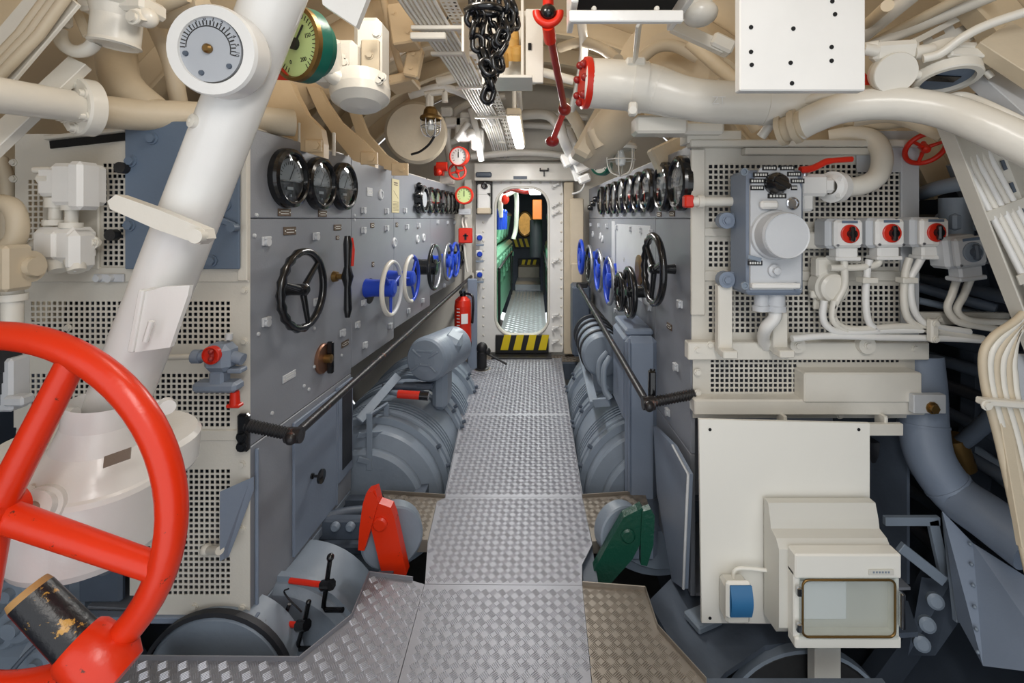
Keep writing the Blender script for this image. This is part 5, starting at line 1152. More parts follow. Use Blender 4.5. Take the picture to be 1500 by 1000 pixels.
# green gauge
gg = T('depth_gauge', 'pale green round dial with dark green rim beside the inclined column', 'gauge', frame(P(432, 64, 1.25), Vector((-.50, -1, -.12))))
R = S(54, 1.25)
MB().lathe([(R*.8, -.07), (R*.86, -.045), (R, -.04), (R, -.008)], n=44).build('case', 'tealgreen', gg)
MB().lathe([(R, -.008), (R*.99, .004), (R*.90, .008), (R*.86, .0)], n=44).build('brass_ring', 'brass', gg)
MB().lathe([(R*.88, -.008), (R*.88, -.002), (0, -.002)], n=40).build('dial', 'dial_green', gg)
mb = MB()
for i in range(36):
    a = math.radians(-60+300*i/35); mb.box((R*.74*math.cos(a), R*.74*math.sin(a), -.0013), (R*.13, .0018, .001), 0, Matrix.Rotation(a, 3, 'Z'))
mb.build('scale_marks', 'ink', gg)
for i, v in enumerate((0, 50, 100, 150, 200)):
    a = math.radians(240-75*i); text(str(v), MAT[gg.name] @ Matrix.Translation((R*.52*math.cos(a), R*.52*math.sin(a), -.0015)), .016, 'ink', gg)
mb = MB(); mb.tube([(0, 0, .001), (R*.38, R*.42, .001)], .0025, 6); mb.cyl((0, 0, -.002), (0, 0, .01), .016, n=16); mb.build('pointer', 'ink', gg)
mb = MB(); mb.prism([(-R*.85, -R*.85), (-R*.2, -R*.95), (-R*.7, -R*.45)], .004, None, -.0005); mb.build('red_sector', 'redplain', gg)
ev = T('valve_housing', 'cream cast valve housing with rounded cap and cover plates behind the green gauge', 'valve', P(520, 160, 1.7))
mb = MB(); mb.box(P(545, 85, 1.75), (S(40, 1.75), .12, S(105, 1.75)), .02); mb.box(P(495, 95, 1.7), (S(70, 1.7), .12, S(60, 1.7)), .02); mb.build('casting', 'cream', ev, True)
M = frame(P(528, 135, 1.68), (.1, -.2, -1), (0, 1, 0)); MB(M).lathe([(.10, -.05), (.105, .0), (.10, .03), (.07, .055), (0, .065)], n=32).build('round_cap', 'cream', ev, True)
mb = MB(FM(543, 82, 1.68)); mb.box((0, 0, 0), (S(26, 1.68), S(46, 1.68), .02), .004); bolt(mb, (0, 0, .01), (0, 0, 1), .012); mb.build('cover', 'beige', ev, True)
mb = MB(); mb.tube(sp(pp((480, 100, 1.6), (490, 112, 1.6), (510, 122, 1.62), (535, 132, 1.64)), 5), .03, 12); mb.cyl(P(475, 60, 1.55), P(480, 100, 1.6), .05, n=14); mb.build('pipe_bend', 'cream', ev, True)
mb = MB()
for x, y in ((500, 85), (505, 92), (552, 50), (555, 118), (560, 113)): bolt(mb, P(x, y, 1.62), FWD, .012)
mb.build('bolt_set', 'cream', ev, True)
mb = MB(FM(508, 18, 1.15)); k = 1.15/F; mb.prism([(-35*k, 40*k), (38*k, 40*k), (38*k, 25*k), (18*k, -26*k), (-30*k, 6*k)], .02, None, 0); solo('corner_plate', mb, 'white', 'white angular sheet plate hanging at the ceiling behind the column', 'plate')
# tan knees on the cabinet top
kn = [(2.02, ((362, 176), (398, 118), (430, 122), (436, 138), (452, 168), (474, 190), (478, 212), (478, 232), (445, 222), (420, 205))),
      (2.42, ((452, 128), (470, 130), (482, 152), (500, 178), (535, 208), (551, 224), (552, 246), (520, 236), (495, 205), (470, 168))),
      (2.95, ((512, 160), (528, 166), (540, 196), (566, 226), (596, 246), (590, 254), (556, 246), (530, 215)))]
for i, (Y, pl_) in enumerate(kn):
    k = Y/F; o = T('frame_knee', ['tan curved knee bracket nearest the blue-grey cover, bolted on the switchboard top', 'tan curved knee bracket between the other two on the switchboard top', 'tan curved knee bracket beside the brass caged lamp'][i], 'bracket', P(pl_[-2][0], pl_[-2][1], Y))
    MB(FM(CX, CY, Y)).prism([((x-CX)*k, -(y-CY)*k) for x, y in pl_], .05, None, -.025).build('web', 'tan', o, True)
    bx, by = [(464, 214), (545, 232), (590, 248)][i]
    mb = MB(FM(bx-4, by, Y-.03)); mb.box((0, 0, 0), (S(24, Y), S(18, Y), .02), .003); bolt(mb, (.015, 0, .01), (0, 0, 1), .018); mb.build('foot_plate', 'tan', o, True)
mb = MB(); 
for i, (x, y, Y) in enumerate(((439, 200, 2.0), (489, 214, 2.2))):
    mb = MB(); mb.cyl(P(x, y-18, Y), P(x, y+14, Y), .008, n=10); mb.ball(P(x, y-18, Y), .009, 8, 6); solo('threaded_stud', mb, 'cream', ['thin cream stud on the switchboard top between gauges', 'thin cream stud on the switchboard top beside the middle knee'][i], 'stud')
# large tan duct sheet behind knees
mb = MB(); mb.tube(sp(pp((330, 150, 2.3), (430, 120, 2.5), (520, 70, 2.6), (600, 20, 2.7)), 6), .16, 20); solo('ventilation_duct', mb, 'tan', 'wide tan duct along the hull behind the knee brackets', 'duct')
# silencer drum left far
mb = MB(); mb.lathe([(0, 0), (.20, 0), (.22, .03), (.22, .6), (.20, .63), (0, .63)], frame(P(610, 194, 3.3), (-.25, 1, .1)), 40); solo('air_flask', mb, 'beige', 'big beige round tank end behind the brass caged lamp', 'tank')
# strakes/pipes on far left ceiling
for i, (pts, r, m, lb) in enumerate((
    (((660, 245, 4.6), (655, 200, 4.6), (662, 170, 4.5), (690, 150, 4.4), (740, 140, 4.4)), .035, 'cream', 'cream pipe bending under the ceiling above the white dial'),
    (((600, 140, 3.4), (650, 128, 3.4), (700, 150, 3.6), (722, 180, 3.9)), .03, 'white', 'white pipe crossing behind the brass caged lamp'),
    (((640, 120, 3.0), (700, 108, 3.0), (780, 104, 3.0), (840, 118, 3.0)), .03, 'cream', 'cream curved pipe following the ceiling behind the chain'),
    (((735, 210, 4.5), (738, 190, 4.5), (752, 172, 4.5), (800, 168, 4.5), (822, 190, 4.5), (845, 230, 4.5)), .05, 'cream', 'cream pipe arch over the door lintel'),
    (((690, 160, 4.2), (700, 200, 4.2), (705, 235, 4.3)), .03, 'white', 'white pipe dropping beside the cable tray foot'),
    (((820, 180, 4.0), (826, 205, 4.0), (838, 232, 4.2), (848, 262, 4.3)), .045, 'white', 'white pipe dropping behind the red joint end'),
    (((826, 150, 3.6), (850, 190, 3.8), (862, 232, 4.2)), .05, 'beige', 'beige pipe slanting down behind the big flanged duct'))):
    mb = MB(); mb.tube(sp([P(*q) for q in pts], 6), r, 12); solo('overhead_pipe', mb, m, lb, 'pipe')
wb = T('white_fittings', 'cluster of white valve blocks at the ceiling beside the white dial', 'fittings', P(680, 210, 4.3))
for x, y, w_, h_ in ((680, 190, 24, 34), (700, 205, 18, 30), (665, 180, 26, 14), (690, 170, 30, 10), (655, 165, 18, 14), (712, 180, 14, 18)):
    MB(FM(x, y, 4.3)).box((0, 0, 0), (S(w_, 4.3), S(h_, 4.3), .12), .015).build('block', 'white', wb, True)
mb = MB(); mb.cyl(P(668, 205, 4.2), P(686, 180, 4.2), .03, n=12); mb.cyl(P(700, 160, 4.2), P(720, 175, 4.2), .03, n=12); mb.ball(P(690, 196, 4.2), .05, 12, 8); mb.build('nozzle', 'white', wb, True)
wb = T('white_fittings', 'cluster of white valve blocks below the red joint end', 'fittings', P(840, 240, 4.3))
for x, y, w_, h_ in ((838, 215, 20, 30), (850, 240, 22, 26), (830, 235, 14, 20), (845, 195, 14, 24), (856, 262, 18, 12)):
    MB(FM(x, y, 4.2)).box((0, 0, 0), (S(w_, 4.2), S(h_, 4.2), .12), .015, Matrix.Rotation(.4, 3, 'Z')).build('block', 'white', wb, True)
mb = MB(); mb.cyl(P(832, 190, 4.1), P(848, 225, 4.1), .04, n=12); mb.ball(P(842, 232, 4.1), .06, 12, 8); mb.build('nozzle', 'white', wb, True)
# caged lamps
def caged(label, px, py, Y, hpx, cap, cage, glow=False):
    h = S(hpx, Y); q = P(px, py, Y); t = T('caged_lamp', label, 'lamp', q)
    M = Matrix.Translation(q); R = h*.28
    MB(M).lathe([(R*1.25, h*.58), (R*1.3, h*.64), (R*1.2, h*.70), (R*.9, h*.74), (R*.8, h*.9), (R*.55, h*1.0), (0, h*1.0)], n=28).build('cap', cap, t, True)
    MB(M).lathe([(0, h*.05), (R*.55, h*.09), (R*.85, h*.22), (R*.95, h*.4), (R*.95, h*.60)], n=26).build('glass', 'glass', t, True)
    MB(M).lathe([(0, h*.22), (R*.35, h*.25), (R*.45, h*.36), (R*.2, h*.58)], n=16).build('bulb', 'dial_white', t, True)
    mb = MB(M)
    for k in range(6):
        a = k*math.pi/3+.2; c, s_ = math.cos(a), math.sin(a)
        mb.tube(sp([(R*1.12*c, R*1.12*s_, h*.62), (R*1.12*c, R*1.12*s_, h*.3), (R*.8*c, R*.8*s_, h*.08), (0, 0, 0)], 4), h*.016, 6)
    mb.ring((0, 0, h*.36), (0, 0, 1), R*1.13, h*.016, 24, 6); mb.build('cage', cage, t, True)
    mb = MB(M); mb.cyl((0, 0, h*.98), (0, 0, h*1.35), R*.35, n=12); mb.build('stem', 'cream', t, True)
    return t
cl1 = caged('brass-capped caged lamp hanging before the beige tank end', 631, 201, 3.0, 44, 'brass', 'steel')
mb = MB(); mb.tube(sp(pp((636, 200, 2.98), (628, 212, 3.0), (615, 222, 3.05), (603, 226, 3.1)), 5), .008, 8); mb.build('cable', 'black_matt', cl1, True)
mb = MB(); mb.tube(pp((622, 138, 3.0), (652, 134, 3.0)), .02, 10); mb.tube(pp((628, 138, 3.0), (628, 158, 3.0)), .02, 10); mb.tube(pp((651, 134, 3.0), (652, 150, 3.0)), .02, 10); mb.build('hanger', 'cream', cl1, True)
cl2 = caged('cream-capped caged lamp with large glass beside the right board', 909, 258, 2.3, 66, 'cream', 'cream')
# cable tray
ct = T('cable_tray', 'long white cable tray with parallel cables running down the ceiling to the door', 'cable tray', P(690, 130, 3.0))
path = [(600, -30, 1.75), (622, 10, 1.95), (648, 50, 2.2), (680, 100, 2.65), (706, 150, 3.4), (724, 185, 4.1), (738, 232, 4.9)]
offs = np.linspace(-.085, .055, 8)
for i, o_ in enumerate(offs):
    pts = [P(*q)+Vector((o_, 0, 0)) for q in path]; MB().tube(sp(pts, 5), .0085, 8).build('cable', 'white' if i % 2 else 'cream', ct, True)
sm = sp([P(*q)+Vector((.10, 0, .01)) for q in path], 8); mb = MB()
for i in range(len(sm)-1):
    a, b = sm[i], sm[i+1]
    for j in range(3):
        x0 = -.03+j*.024
        for u0, u1, w0, w1 in ((0, .28, x0, x0+.024), (.72, 1, x0, x0+.024), (.28, .72, x0, x0+.006), (.28, .72, x0+.018, x0+.024)):
            p = a.lerp(b, u0); q = a.lerp(b, u1)
            mb.add([p+Vector((w0, 0, 0)), p+Vector((w1, 0, 0)), q+Vector((w1, 0, 0)), q+Vector((w0, 0, 0))], [(0, 1, 2, 3)])
mb.build('slotted_strip', 'cream', ct, True)
for q in ((640, 38, 2.1), (664, 76, 2.4), (694, 126, 3.0), (716, 170, 3.75)):
    c = P(*q); mb = MB(); mb.box(c+Vector((.01, 0, -.01)), (.25, .03, .018), .003); mb.build('clamp', 'cream', ct, True)
mb = MB(); mb.box(P(628, 54, 2.1), (.16, .04, .03), .004); mb.build('hanger', 'cream', ct, True)
# chain clump
ch = T('hoist_chain', 'bunched black hoist chain hanging from the ceiling', 'chain', P(716, 155, 1.5))
def link(c, ax_, yaw, L=.050, W=.034, r=.0085):
    a = [2*math.pi*i/20 for i in range(20)]
    pts = []
    for q in a:
        x = W/2*math.cos(q); z = (L-W)/2*(1 if math.sin(q) > 0 else -1)+W/2*math.sin(q)
        pts.append(Vector((x, 0, z)))
    M = frame(c, ax_, (math.cos(yaw), math.sin(yaw), 0.01)); mb = MB(M); mb.tube([(p.x, p.y, p.z) for p in pts], r, 8, True); return mb
strands = [((694, -8), (692, 26), (700, 62), (712, 100)), ((708, -12), (704, 30), (712, 70), (716, 112), (715, 146)), ((722, -12), (722, 28), (724, 64), (722, 104), (718, 140)), ((736, -10), (742, 22), (738, 56), (730, 92)), ((748, -5), (752, 20), (744, 44), (734, 64))]
for si, st in enumerate(strands):
    pts = sp([P(x, y, 1.45+.03*((si % 3)-1)) for x, y in st], 8); L = 0; last = None; k = 0; acc = .0
    for i in range(1, len(pts)):
        acc += (pts[i]-pts[i-1]).length
        if acc > .034:
            acc = 0; jit = Vector((random.uniform(-.006, .006), random.uniform(-.012, .012), 0))
            link(pts[i]+jit, (pts[i]-pts[i-1])+Vector((random.uniform(-.004, .004), 0, 0)), (k % 2)*1.57+.5+random.uniform(-.3, .3)).build('chain_link', 'black', ch, True); k += 1
mb = MB(); q = P(710, 15, 1.42); mb.tube(sp([q+Vector(p) for p in ((-.055, 0, .0), (-.02, -.04, -.006), (.03, -.04, -.006), (.05, 0, .0), (.03, .04, .006), (-.02, .04, .006), (-.055, 0, 0))], 4), .012, 8); mb.build('shackle_ring', 'black', ch, True)
# open box with amber insulators
ob = T('fuse_box', 'cream open-fronted ceiling box with amber insulators inside', 'box', P(755, 122, 2.0))
mb = MB(); mb.box(P(783, 68, 1.98), (S(26, 1.98), .02, S(108, 1.98)), .003); mb.box(P(734, 95, 2.0), (.02, .02, S(50, 2.0)), .002)
mb.box(P(766, 66, 2.05), (.012, .18, S(110, 2.05)), .002); mb.box(P(748, 122, 2.0), (S(64, 2.0), .2, .012), .002); mb.box(P(745, 70, 2.14), (S(80, 2.1), .01, S(110, 2.1)), .002); mb.box(P(682, 60, 2.06), (.012, .16, S(50, 2.06)), .002); mb.build('casing', 'cream', ob, True)
for x, y, r in ((750, 66, 10), (757, 78, 9), (746, 78, 7), (752, 55, 8), (740, 88, 5)):
    mb = MB(); q = P(x, y, 2.05); mb.lathe([(S(r, 2), -.03), (S(r*1.1, 2), 0), (S(r, 2), .03), (0, .035)], frame(q, (0, -.6, 1), (0, 1, 0)), 16); mb.build('insulator', 'amber', ob, True)
mb = MB(FM(776, 68, 1.965)); mb.box((0, 0, 0), (.014, .028, .004)); mb.build('slot', 'darkhole', ob, True)
# red jointed shaft
rs = T('jointed_shaft', 'red control shaft with universal joints slanting down from the ceiling', 'shaft', P(808, 215, 2.6))
a0, a1, a2 = P(803, 38, 1.75), P(827, 160, 2.3), P(809, 207, 2.6)
MB().cyl(P(803, -40, 1.7), P(803, 8, 1.75), S(8, 1.75), n=16).build('upper_rod', 'redplain', rs, True)
Mr = frame(P(803, 18, 1.74), FWD); R = S(17, 1.74)
MB().tube([Mr @ Vector((R*math.cos(a), R*math.sin(a), 0)) for a in np.linspace(math.radians(175), math.radians(365), 20)], S(6, 1.74), 10).build('yoke', 'redplain', rs, True)
MB().ball(P(803, 18, 1.74), S(12, 1.74), 14, 10).build('cross_block', 'black', rs, True)
MB().cyl(P(803, 38, 1.75), P(806, 60, 1.82), S(9, 1.8), n=14).build('socket', 'redplain', rs, True)
MB().cyl(a0, a1, .016, n=16).build('middle_rod', 'darkred', rs, True)
mb = MB(); mb.ball(a1, S(9.5, 2.3), 14, 10); mb.build('lower_joint', 'darkred', rs, True)
MB().cyl(a1, a2, .016, n=14).build('lower_rod', 'redplain', rs, True)
mb = MB(); mb.ball(a2, S(10, 2.6), 14, 10, (1, 1, .8)); mb.cyl(a2, a2+Vector((.01, -.03, .03)), .015, n=8); mb.build('end_joint', 'darkred', rs, True)
# fluorescent lamp
fa = T('fluorescent_lamp', 'glowing white fluorescent tube lamp on the ceiling before the door', 'lamp', (-.145, 3.6, 2.1))
MB().box((-.145, 3.6, 2.125), (.10, 1.25, .05), .01).build('housing', 'beige', fa, True)
MB().box((-.145, 3.6, 2.085), (.08, 1.18, .035), .012).build('diffuser', 'lampglow', fa, True)
MB().cyl((-.145, 3.1, 2.14), (-.145, 3.1, 2.66), .015, n=8).build('hanger_rod', 'cream', fa, True); MB().cyl((-.145, 4.1, 2.14), (-.145, 4.1, 2.66), .015, n=8).build('hanger_rod', 'cream', fa, True)
# tray lamp at top right of centre
tl = T('recessed_lamp', 'cream framed tray lamp hung on a flat bar above the big duct', 'lamp', P(916, 33, 1.3))
mb = MB(); Y = 1.3; mb.box(P(917, 25, Y), (S(166, Y), .02, S(17, Y)), .003); mb.box(P(838, 0, Y+.1), (S(10, Y), .22, S(60, Y)), .003); mb.box(P(996, -4, Y+.1), (S(10, Y), .22, S(60, Y)), .003); mb.box(P(917, -30, Y+.12), (S(166, Y), .24, .012), .003); mb.build('frame', 'white', tl, True)
MB().box(P(915, -4, Y+.09), (S(140, Y), .12, S(22, Y)), .01).build('reflector', 'lightgrey', tl, True)
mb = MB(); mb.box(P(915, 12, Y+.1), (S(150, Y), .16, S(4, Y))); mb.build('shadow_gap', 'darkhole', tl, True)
mb = MB()
for x in (870, 962): mb.lathe([(.008, 0), (.006, .006), (0, .008)], frame(P(x, 13, Y-.0), FWD), 10)
mb.build('screw_pair', 'cream', tl, True)
mb = MB(); bar(mb, P(936, 34, 1.42), P(930, 92, 1.7), .028, .01); mb.build('hanging_bar', 'cream', tl, True)
# big duct
bd = T('flanged_duct', 'large cream duct with red-edged flange crossing under the ceiling', 'duct', P(1000, 200, 1.8))
Yd = 1.75; pth = sp([P(862, 122, 1.78), P(900, 124, 1.76), P(950, 130, Yd), P(1000, 143, 1.72), P(1060, 150, 1.7), P(1180, 152, 1.68)], 6)
rr_ = np.interp(np.linspace(0, 1, len(pth)), [0, .38, .5, .62, 1], [S(36, Yd), S(36, Yd), S(33, Yd), S(30, Yd), S(30, Yd)])
MB().tube(pth, list(rr_), 30).build('duct', 'cream', bd, True)
Mx = frame(P(862, 122, 1.78), (-1, -.12, .02)); R = S(38, Yd)
MB(Mx).lathe([(0, .0), (R, .0), (R, .02), (R*.9, .024), (0, .024)], n=36).build('red_flange', 'redplain', bd, True)
mb = MB(Mx)
for k in range(7): a = k*.9; mb.ball((R*.75*math.cos(a), R*.75*math.sin(a), .03), .016, 8, 6)
mb.build('flange_studs', 'darkred', bd, True)
for i, (t_, r_) in enumerate(((.30, 37.5), (.46, 34.5), (.92, 31))):
    q = pth[int(t_*(len(pth)-1))]; q2 = pth[int(t_*(len(pth)-1))+1]; MB().cyl(q, q+(q2-q).normalized()*(.05 if i == 0 else .012), S(r_, Yd), n=32).build('strap' if i == 0 else 'weld_seam', 'cream', bd, True)
mb = MB(); mb.box(P(927, 160, 1.66), (.03, .03, .05), .006); mb.cyl(P(927, 161, 1.65), P(927, 161, 1.62), .014, n=12); mb.box(P(930, 92, 1.7), (.07, .05, .03), .006); mb.build('strap_lug', 'cream', bd, True)
text('ZT', frame(P(1041, 155, 1.70)+Vector((0, -S(30.3, 1.7), 0)), FWD), .038, 'dial_white', bd)
# duct branch going down
mb = MB(); mb.tube(pp((930, 160, 2.1), (905, 180, 2.15), (885, 202, 2.3), (872, 222, 2.5)), .10, 24); solo('branch_duct', mb, 'beige', 'beige branch duct sloping down behind the cream caged lamp', 'duct')
mb = MB(); mb.box(P(868, 195, 2.4), (.1, .25, .3), .02, Matrix.Rotation(.5, 3, 'Y')); mb.cyl(P(880, 215, 2.2), P(868, 190, 2.2), .03, n=10); solo('duct_flap_box', mb, 'beige', 'beige slanted box at the foot of the branch duct', 'box')
mb = MB(); mb.box(P(965, 185, 1.85), (S(75, 1.85), .1, S(26, 1.85)), .01); mb.box(P(1010, 190, 1.9), (S(90, 1.9), .1, S(18, 1.9)), .01); solo('sheet_trunk', mb, 'cream', 'cream sheet trunk under the big duct', 'trunk')
mb = MB(); mb.box(P(985, 225, 2.3), (S(60, 2.3), .1, S(40, 2.3)), .01, Matrix.Rotation(-.45, 3, 'Y')); solo('slanted_cover', mb, 'beige', 'beige slanted cover above the right board gauges', 'cover')
gr_ = ringdial('green-rimmed dial beside the glass of the cream caged lamp', 880, 242, 2.9, 15, 'tealgreen', 'dial_white', -.6)
mb = MB(); mb.tube(sp(pp((930, 95, 2.3), (960, 70, 2.3), (990, 68, 2.3), (1022, 84, 2.3)), 6), .03, 12); solo('arched_rib', mb, 'beige', 'beige arched pipe behind the hanging flat bar', 'pipe')
mb = MB(); mb.lathe([(0, 0), (.28, 0), (.28, .03), (.2, .05), (0, .05)], frame(P(980, 105, 2.5), (-.1, -1, -.1)), 36); solo('hatch_cover', mb, 'hull', 'round dull cover plate on the hull behind the big duct', 'cover')
mb = MB(); bar(mb, P(985, 38, 1.6), P(1060, 72, 1.6), .04, .03); mb.box(P(1056, 66, 1.6), (.08, .06, .05), .008, Matrix.Rotation(.45, 3, 'Y')); solo('diagonal_bar', mb, 'cream', 'cream diagonal bar ending beside the hanging white box', 'bar')
mb = MB(); mb.ball(P(1025, 20, 1.45), .055, 14, 10, (1, 1, .7)); mb.box(P(1015, 5, 1.45), (.1, .08, .05), .01); solo('cast_fitting', mb, 'cream', 'lumpy cream cast fitting beside the tray lamp', 'fitting')
# white hanging box upper right
hb = T('equipment_box', 'plain white hanging box with screw holes at the ceiling', 'box', P(1170, 135, 1.2))
Y = 1.18; mb = MB(); mb.box(P(1171, 50, Y+.0), (S(182, Y), .03, S(170, Y)), .003); mb.build('casing', 'white', hb, True)
mb = MB()
for x, y in ((1219, 2), (1223, 21), (1162, 42), (1218, 69), (1158, 92), (1218, 89), (1160, 122), (1100, 76), (1101, 95), (1100, 40)): mb.lathe([(.0055, 0), (.0055, .0015), (0, .0015)], frame(P(x, y, Y-.0155), FWD), 10)
mb.build('screw_holes', 'darkhole', hb, True)
# ============================================================ RIGHT SIDE
def pipe(name, label, pts, r, m, n=14, cat='pipe', k=6):
    mb = MB(); mb.tube(sp([P(*q) for q in pts], k), r, n); return solo(name, mb, m, label, cat)
ap = T('arched_pipe', 'thick cream pipe arching over the right cream panel with a coupling nut', 'pipe', P(1200, 195, 1.5))
MB().tube(sp(pp((1168, 186, 1.62), (1195, 172, 1.58), (1240, 157, 1.52), (1310, 152, 1.45), (1380, 162, 1.38), (1450, 188, 1.3), (1540, 232, 1.22)), 7), S(24, 1.42), 26).build('pipe', 'cream', ap, True)
a_, b_ = P(1178, 181, 1.6), P(1142, 192, 1.66)
mb = MB(); mb.cyl(a_, b_, .05, .042, n=24); mb.cyl(a_.lerp(b_, .2), a_.lerp(b_, .45), .062, n=8); mb.cyl(a_.lerp(b_, .8), b_, .055, n=24); mb.build('coupling_nut', 'beige', ap, True)
pipe('thin_pipe', 'thinner cream pipe running along the top of the arched pipe', ((1115, 200, 1.75), (1140, 170, 1.7), (1180, 148, 1.62), (1240, 138, 1.58), (1330, 134, 1.52)), .018, 'cream')
pipe('thin_pipe', 'thin cream pipe looping under the down-facing gauge', ((1340, 132, 1.45), (1356, 148, 1.4), (1376, 152, 1.38), (1396, 142, 1.4), (1420, 143, 1.38), (1470, 165, 1.3), (1540, 200, 1.25)), .013, 'cream')
pipe('thin_pipe', 'cream pipe under the arched pipe curving to the cable channel', ((1250, 178, 1.75), (1300, 172, 1.7), (1340, 182, 1.65), (1380, 200, 1.6)), .02, 'beige')
pipe('thin_pipe', 'beige pipe hugging the hull behind the cable channel', ((1240, 175, 2.0), (1290, 180, 1.9), (1340, 176, 1.8), (1420, 200, 1.72), (1500, 260, 1.66)), .03, 'beige')
# down-facing gauge and blank disc
dg = T('ceiling_gauge', 'cream cased gauge facing downwards over the arched pipe', 'gauge', frame(P(1386, 112, 1.42), Vector((-.05, -.30, -1)), (0, 1, 0)))
R = S(41, 1.42)
MB().lathe([(R*.8, -.09), (R*.82, -.02), (R, -.012), (R, .014), (R*.95, .018), (R*.78, .018), (R*.76, .004), (0, .004)], n=40).build('case', 'cream', dg)
MB().lathe([(R*.75, .004), (R*.75, .006), (0, .006)], n=30).build('dial', 'bluepanel', dg)
MB().box((.01, .0, .008), (R*1.0, R*.35, .004), .001).build('scale_window', 'black', dg)
mb = MB(); mb.box((0, -R*.85, -.03), (.10, .02, .03), .004); mb.box((0, -R*.85, -.055), (.07, .02, .02), .004); mb.cyl((-R*1.05, -R*.4, 0), (-R*1.2, -R*.4, .02), .01, n=8); mb.cyl((R*1.0, 0, 0), (R*1.25, .0, 0), .015, n=8); mb.build('clamp_ears', 'cream', dg)
bd_ = T('blank_disc', 'cream oval blank disc plate beside the down-facing gauge', 'disc', frame(P(1311, 107, 1.42), Vector((-.2, -1, -.35))))
R = S(29, 1.42); MB().lathe([(R*.9, -.05), (R, -.02), (R, .004), (R*.97, .008), (0, .008)], n=40).build('disc', 'cream', bd_)
mb = MB(); mb.box((.0, R*1.05, -.03), (.12, .06, .05), .012); mb.cyl((-.05, R*1.1, -.02), (-.09, R*1.25, -.02), .018, n=10); mb.cyl((.05, R*.9, -.02), (.10, R*.95, -.02), .022, n=10); mb.build('gland_body', 'cream', bd_)
pipe('electric_cable', 'cream cable curving from the blank disc up to the slotted tray', ((1352, 86, 1.38), (1378, 78, 1.36), (1410, 55, 1.33), (1450, 35, 1.3), (1520, 12, 1.25)), .013, 'cream', 12, 'cable')
pipe('electric_cable', 'short cream cable from the white box to the blank disc', ((1240, 78, 1.5), (1265, 68, 1.45), (1288, 64, 1.42)), .011, 'cream', 10, 'cable')
# slotted trays and long pipes top right (radiating)
st = T('slotted_tray', 'cream slotted cable tray climbing the upper right hull', 'cable tray', P(1400, 60, 1.6))
def slot_tray(mb, A, B, n, wd):
    A, B = Vector(A), Vector(B); d = B-A; up = Vector((0, 0, 1)); side = d.cross(Vector((0, 1, 0))).normalized()*wd
    for i in range(n):
        a = A+d*(i/n); b = A+d*((i+1)/n)
        for j in range(2):
            s0 = side*(j*.5-.5); s1 = side*(j*.5)
            for u0, u1, w0, w1 in ((0, .22, 0, 1), (.78, 1, 0, 1), (.22, .78, 0, .3), (.22, .78, .7, 1)):
                p, q = a.lerp(b, u0), a.lerp(b, u1); e0 = s0.lerp(s1, w0); e1 = s0.lerp(s1, w1)
                mb.add([p+e0, q+e0, q+e1, p+e1], [(0, 1, 2, 3)])
mb = MB(); slot_tray(mb, P(1300, 95, 1.62), P(1530, -12, 1.5), 7, .09); mb.build('tray', 'cream', st, True)
mb = MB(); slot_tray(mb, P(1360, 95, 1.6), P(1530, 22, 1.5), 6, .06); mb.build('lower_tray', 'cream', st, True)
mb = MB(); bar(mb, P(1290, 88, 1.60), P(1500, -25, 1.5), .02, .03); bar(mb, P(1410, 88, 1.55), P(1530, 36, 1.5), .02, .03); mb.build('side_rail', 'cream', st, True)
for i, (p, q, r, m) in enumerate((((1262, 55), (1345, -15), 11, 'cream'), ((1275, 68), (1460, -10), 9, 'cream'), ((1280, 62), (1430, -15), 7, 'beige'), ((1262, 42), (1300, 8), 8, 'hull'))):
    mb = MB(); mb.tube(pp((*p, 1.7), (*q, 1.42)), S(r, 1.55), 12); solo('hull_pipe', mb, m, ['thick cream pipe slanting up beside the white hanging box', 'long cream pipe slanting up over the slotted tray', 'beige pipe between two cream pipes above the slotted tray', 'dull pipe end at the edge of the white hanging box'][i], 'pipe')
mb = MB(); bar(mb, P(1440, 110, 1.45), P(1530, 190, 1.3), .08, .05); solo('grey_stay', mb, 'lightgrey', 'pale grey flat stay running down beside the down-facing gauge', 'bar')
mb = MB(); bar(mb, P(1450, 55, 1.36), P(1540, 112, 1.28), .11, .05); mb.cyl(P(1440, 80, 1.38), P(1465, 70, 1.4), .045, n=14); solo('beige_stay', mb, 'beige', 'beige beam with round boss in the upper right corner', 'beam')
mb = MB(FM(1268, 118, 1.5)); mb.prism([(-.015, -.015), (.03, -.015), (-.015, .035)], .004); solo('red_marker', mb, 'redplain', 'small red triangle marker beside the white hanging box', 'marker')
# diagonal cable channel right
dc = T('cable_channel', 'broad cream cable channel slanting down the right hull in front of the red wheel', 'cable channel', P(1500, 480, 1.45))
A, B = P(1352, 168, 1.5), P(1545, 545, 1.4)
dv = (B-A).normalized(); sd = Vector((dv.z, 0, -dv.x)).normalized()
if sd.x < 0: sd = -sd
M = frame((A+B)/2+sd*.07, FWD); L_ = (B-A).length; ang = math.atan2(dv.z, dv.x)
W_ = .165
mb = MB(frame((A+B)/2+sd*.0775, FWD) @ Matrix.Rotation(ang, 4, 'Z')); mb.box((0, 0, -.01), (L_, W_, .006), .001); mb.box((0, W_/2, .012), (L_, .006, .05), .001); mb.box((0, -W_/2, .012), (L_, .006, .05), .001); mb.build('trough', 'plate_cream', dc, True)
for i in range(5):
    o_ = sd*(.035+i*.02)+Vector((0, -.012, 0)); MB().tube([A+o_, (A+B)/2+o_+Vector((0, -.004, 0)), B+o_], .0095, 10).build('cable', 'cream' if i % 2 else 'white', dc, True)
for t_ in (.16, .42, .66, .9):
    q = A.lerp(B, t_)+sd*.075+Vector((0, -.022, 0)); mb = MB(frame(q, FWD) @ Matrix.Rotation(ang, 4, 'Z')); mb.box((0, 0, 0), (.03, W_*.8, .006), .001); mb.build('clip', 'plate_cream', dc, True)
